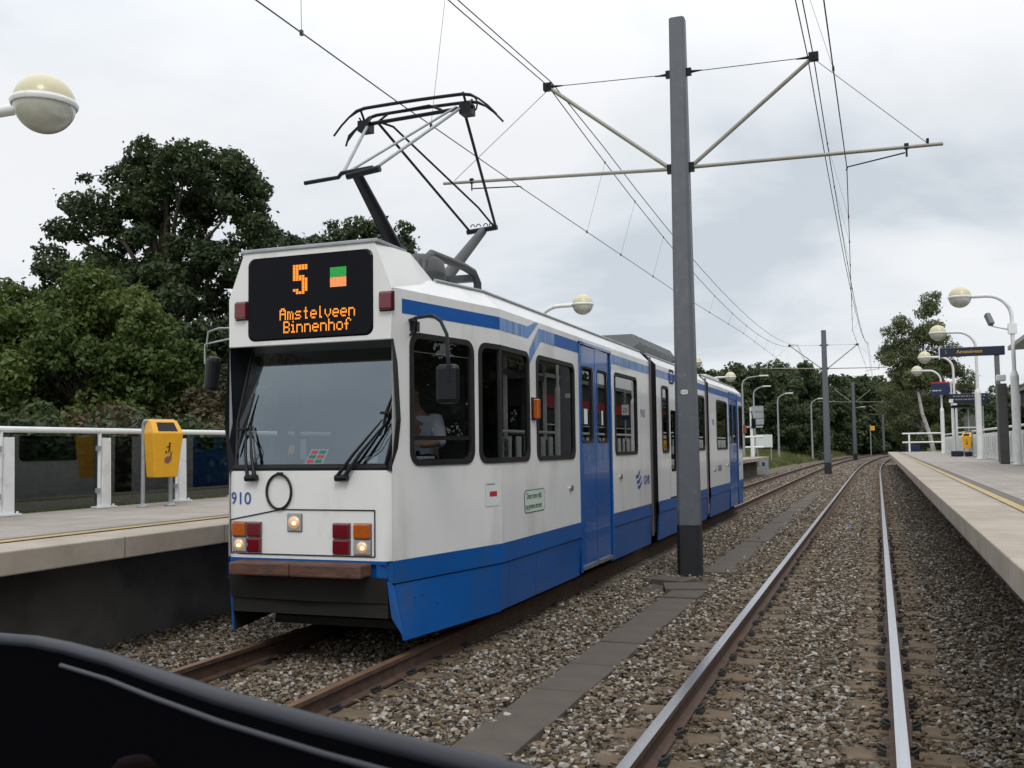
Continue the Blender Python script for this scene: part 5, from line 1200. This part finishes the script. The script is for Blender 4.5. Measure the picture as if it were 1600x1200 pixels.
tree('maple_tree', (-25.0, 22.5, .9), [(-.6, 0, 5.0, .9, 1.6), (-1.6, 0, 4.6, 1.3, 1.6), (.3, 0, 3.8, 1.5, 1.5), (-1.0, 0, 2.4, 2.4, 1.5)],
     30000, .135, M['maple'], M['bark'], 'light green tree at the far left edge, lower than the oak', 13, .18, (.28, .6), 22)
for k_, (x, y) in enumerate([(-14.2, 9.5), (-14.6, 11.3), (-14.2, 13.0), (-14.8, 14.8), (-14.3, 16.6), (-14.9, 18.4), (-15.5, 20), (-18, 21), (-20.3, 22), (-22.5, 21), (-24.8, 20.5), (-27, 20), (-14.2, 23.5), (-29.5, 21)]):
    tree('shrub', (x, y, .9), [(0, 0, .7, 1.3, .7), (.9, .3, .9, 1.1, .7), (-1, .2, .8, 1.2, .8)], 5000, .12, M['oak'] if k_ % 3 else M['dry'], M['bark'], 'low dark shrub in the undergrowth behind the left glass fence', 300+k_, .06, (.25, .5), 16, cat='shrub', group='undergrowth behind the left fence')
tree('bush', (-17.0, 24, .9), [(0, 0, 1.7, 1.9, 1.2), (-2.2, 0, 1.2, 1.6, 1.0), (1.9, 0, 2.2, 1.9, 1.5)], 17000, .13, M['dry'], M['bark'], 'brownish bush low between the litter bin and the tram nose', 14, .1, (.3, .6), 16, cat='bush')
for k_, (x, y, h, lm_, lb) in enumerate([(-31.5, 28, 6.5, 'oak', 'dark tree low behind the light green trees at the left edge'), (-17.6, 30, 6.2, 'oak', 'dark tree just left of the tram nose, above the brownish bush'), (-26.3, 41, 12.3, 'oak', 'dark tree tip rising just right of the big oak'), (-24.0, 41, 12.0, 'wood', 'small green tree tip over the lit sign of the tram'), (-21.0, 40, 10.9, 'wood', 'small green tree tip beside the front pantograph arm'), (-30.0, 27, 6.8, 'maple', 'light green tree cut by the left picture edge, between fence rail and oak'), (-22.4, 42, 11.8, 'wood', 'tree top between the two small tree tips over the tram'), (-21.3, 29, 5.2, 'oak', 'dark understorey tree behind the litter bin'), (-27.5, 28, 4.5, 'oak', 'dark understorey tree behind the white fence rail'), (-15.0, 34, 6.5, 'oak', 'dark tree hidden mostly behind the cab of the tram')]):
    rs = np.random.RandomState(40+k_)
    bl = [(rs.uniform(-1, 1)*.12*h, rs.uniform(-1, 1), h*f_, min(1.9, (1.25-f_)*2.2), h*.13) for f_ in (.2, .35, .5, .65, .80, .88)]
    tree('broadleaf_tree', (x, y, .9), bl, 16000, .18, M[lm_], M['bark'], lb, 50+k_, .2, (.35, .75), 13)
# birch on the right
B = tree('birch_tree', (4.3, 110, .9), [(-.7, 0, 5.0, 2.8, 3.0), (.3, 0, 7.6, 2.6, 2.6), (-1.3, 0, 9.8, 2.0, 2.3), (.6, 0, 10.6, 1.7, 2.1), (-2.1, 0, 12.0, 1.0, 1.9), (1.0, 0, 13.2, 1.0, 2.1), (1.7, 0, 15.3, .6, 1.4), (2.8, 0, 6.4, 1.9, 2.2), (3.6, 0, 3.4, 1.9, 2.0), (3.0, 0, 9.4, 1.2, 1.6), (-.5, 0, 2.6, 3.0, 1.8)],
     60000, .17, M['birch'], M['birchbark'], 'tall birch with loose top behind the far globe lamps', 21, .13, (.5, 1.15), 9, gap=.85)
BT = MB().tube([(4.9, 100.5, .8), (4.6, 100.5, 2.5), (4.0, 100.5, 4.6), (3.75, 100.5, 6.5), (3.7, 100.5, 8)], [.22, .19, .15, .12, .05], n=8).build('birch_trunk', M['birchbark']); 
T_ = thing('birch_tree', 'leaning white birch stem in front of the leafy birch', 'tree', (0, 0, 0)); BT.name = 'trunk'; BT.parent = T_
V_, F_ = leaves([(3.6, 100.5, 8.0, 1.0), (4.2, 100.6, 7.4, .9), (3.2, 100.5, 7.2, .7)], 2500, .24, np.random.RandomState(4)); np_mesh('crown', V_, F_, [M['birch']], T_)
# dark wood: individual trees from four prototypes
protos = []
for k_ in range(4):
    rs = np.random.RandomState(70+k_); h = 12
    bl = [(rs.uniform(-1.6, 1.6), rs.uniform(-1.5, 1.5), h*f_, 3.2-1.6*max(0, f_-.4), 2.3) for f_ in (.15, .3, .45, .6, .75, .86)]
    protos.append(tree('wood_tree', (0, 0, 0), bl, 9000, .42, M['wood'], M['bark'], 'x', 80+k_, .28, (.7, 1.3), 6))
spots = []
rs = np.random.RandomState(9)
def belt(p0, p1, n, h0, h1, jit=4):
    for i in range(n):
        t = (i+.5)/n; spots.append((p0[0]+(p1[0]-p0[0])*t+rs.uniform(-1, 1), p0[1]+(p1[1]-p0[1])*t+rs.uniform(-jit, jit), h0+(h1-h0)*t+rs.uniform(-1.2, 1.2)))
belt((-34, 130), (-12, 140), 8, 12.5, 12.8); belt((-16, 138), (2, 200), 10, 12.6, 13); belt((-13, 150), (9, 215), 9, 13.5, 15); belt((-30, 150), (-16, 160), 5, 14, 14)
belt((4, 215), (24, 190), 7, 12, 10); belt((7.5, 120), (11, 150), 5, 6.5, 7); belt((9, 90), (22, 120), 7, 5.0, 6.5); belt((10, 150), (40, 160), 8, 9, 9); belt((-60, 60), (-36, 120), 9, 9, 12)
belt((-12.5, 118), (-8, 128), 3, 7.5, 7.5, 2); belt((13.5, -4), (17.5, 84), 15, 9.5, 10.5, 2); belt((18, 2), (24, 90), 9, 12, 12, 3)
GW = 'trees of the dark wood beyond the tracks'
used_ = set()
for i, (x, y, h) in enumerate(spots):
    k_ = i % 4; o = protos[k_] if k_ not in used_ else copy_tree(protos[k_]); used_.add(k_); s = h/12.6
    o.location = (x, y, -.2); o.scale = (max(s, .62)*1.0, max(s, .62), s); o.rotation_euler = (0, 0, rs.uniform(0, 6.28)); tag(o, 'dense dark green tree of the wood beyond the tracks', 'tree', GW)
tree('broadleaf_tree', (-16.0, 122, .0), [(0, 0, 7, 2.6, 2.4), (.3, 0, 9.6, 1.3, 1.7), (0, 0, 5, 3, 2.4)], 9000, .36, M['wood'], M['bark'], 'tall tree tip standing above the rear end of the tram', 91, .2, (.5, .9), 9)
# grass: verge and strip behind the left fence
def grass(name, areas, size, seed, label):
    rs = np.random.RandomState(seed); P = []
    for x0, x1, y0, y1, d, s in areas:
        n = int((x1-x0)*(y1-y0)*d); y = rs.uniform(y0, y1, n); x = rs.uniform(x0, x1, n)
        bx_ = np.array([bend(q) for q in y]); z = np.array([ground_h(a+b, c) for a, b, c in zip(x, bx_, y)]); P.append(np.column_stack([x+bx_, y, z, np.full(n, s)]))
    P = np.vstack(P); n = len(P); a = rs.uniform(0, 2*np.pi, n); h = P[:, 3]*rs.uniform(.4, 1.3, n); l = rs.normal(0, .35, (n, 2))*h[:, None]; wd = h*.10
    b = P[:, :3]; dv = np.column_stack([np.cos(a), np.sin(a), np.zeros(n)])*wd[:, None]; tip = b+np.column_stack([l, h])
    V = np.stack([b-dv, b+dv, tip], 1).reshape(-1, 3); o = np_mesh(name, V, np.arange(3*n).reshape(n, 3), [M['grass']]); tag(o, label, 'grass', kind='stuff')
grass('grass', [(-13.5, -8.0, 68, 100, 55, .34), (-16, -7.8, 100, 140, 30, .45), (-14, -8, 140, 200, 16, .5), (-14, -7.8, 200, 240, 8, .6)], 1, 3, 'rough yellow green grass on the verge left of the tracks')
grass('grass', [(-13.4, -10.85, 7, 17, 420, .14)], 1, 4, 'short green grass just behind the left glass fence')

# ------------------------------------------------------------ the sill of our own vehicle
edge = [(-2.6, 1.05), (-2.1, 1.30), (-1.80, 1.40), (-1.639, 1.425), (-1.561, 1.438), (-1.467, 1.436), (-1.356, 1.404), (-1.204, 1.345), (-1.05, 1.27), (-.874, 1.19), (-.671, 1.112), (-.522, 1.062), (-.411, 1.024), (-.328, .994), (-.1, .91), (.2, .80)]
DB = thing('dashboard', 'glossy black curved dashboard of the viewer\'s vehicle, lower left corner', 'dashboard', (0, 0, 1.45))
mb = MB(); top_ = [(x, y, -.02) for x, y in edge]; back = [(x+.30, y-.62, -.16) for x, y in edge]; n = len(edge)
mb.add(top_+back, [(i, i+1, n+i+1, n+i) for i in range(n-1)], 0, True)
M['dash'] = mat('dashboard_plastic', (.0018, .0018, .0024), .9, spec=.02)
M['dash'].node_tree.nodes['Principled BSDF'].inputs['IOR'].default_value = 1.0
M['dashedge'] = mat('dashboard_edge', (.016, .018, .026), .42, spec=.4)
mb.build('top_cover', M['dash'], DB)
MB().tube([(x, y, -.018) for x, y in edge], .014, n=12).build('edge_trim', M['dashedge'], DB)
MB().tube([(x+.040, y-.062, -.030) for x, y in edge[6:]], .0045, n=8).build('inner_trim', M['dashedge'], DB)
mb = MB(); mb.add([(x, y, -.02) for x, y in edge]+[(x, y+.01, -.6) for x, y in edge], [(i, i+1, n+i+1, n+i) for i in range(n-1)]); mb.build('front_face', M['dash'], DB)
for (x, y) in ((-.865, 1.0), (-.70, .945)):
    o = MB().lathe([(.001, .045), (.018, .042), (.030, .028), (.034, 0), (.034, -.06)], (x, y, -.085), 20).build('knob', mat('red_black_knob', (.003, .0006, .0008), .7, spec=.03), DB)
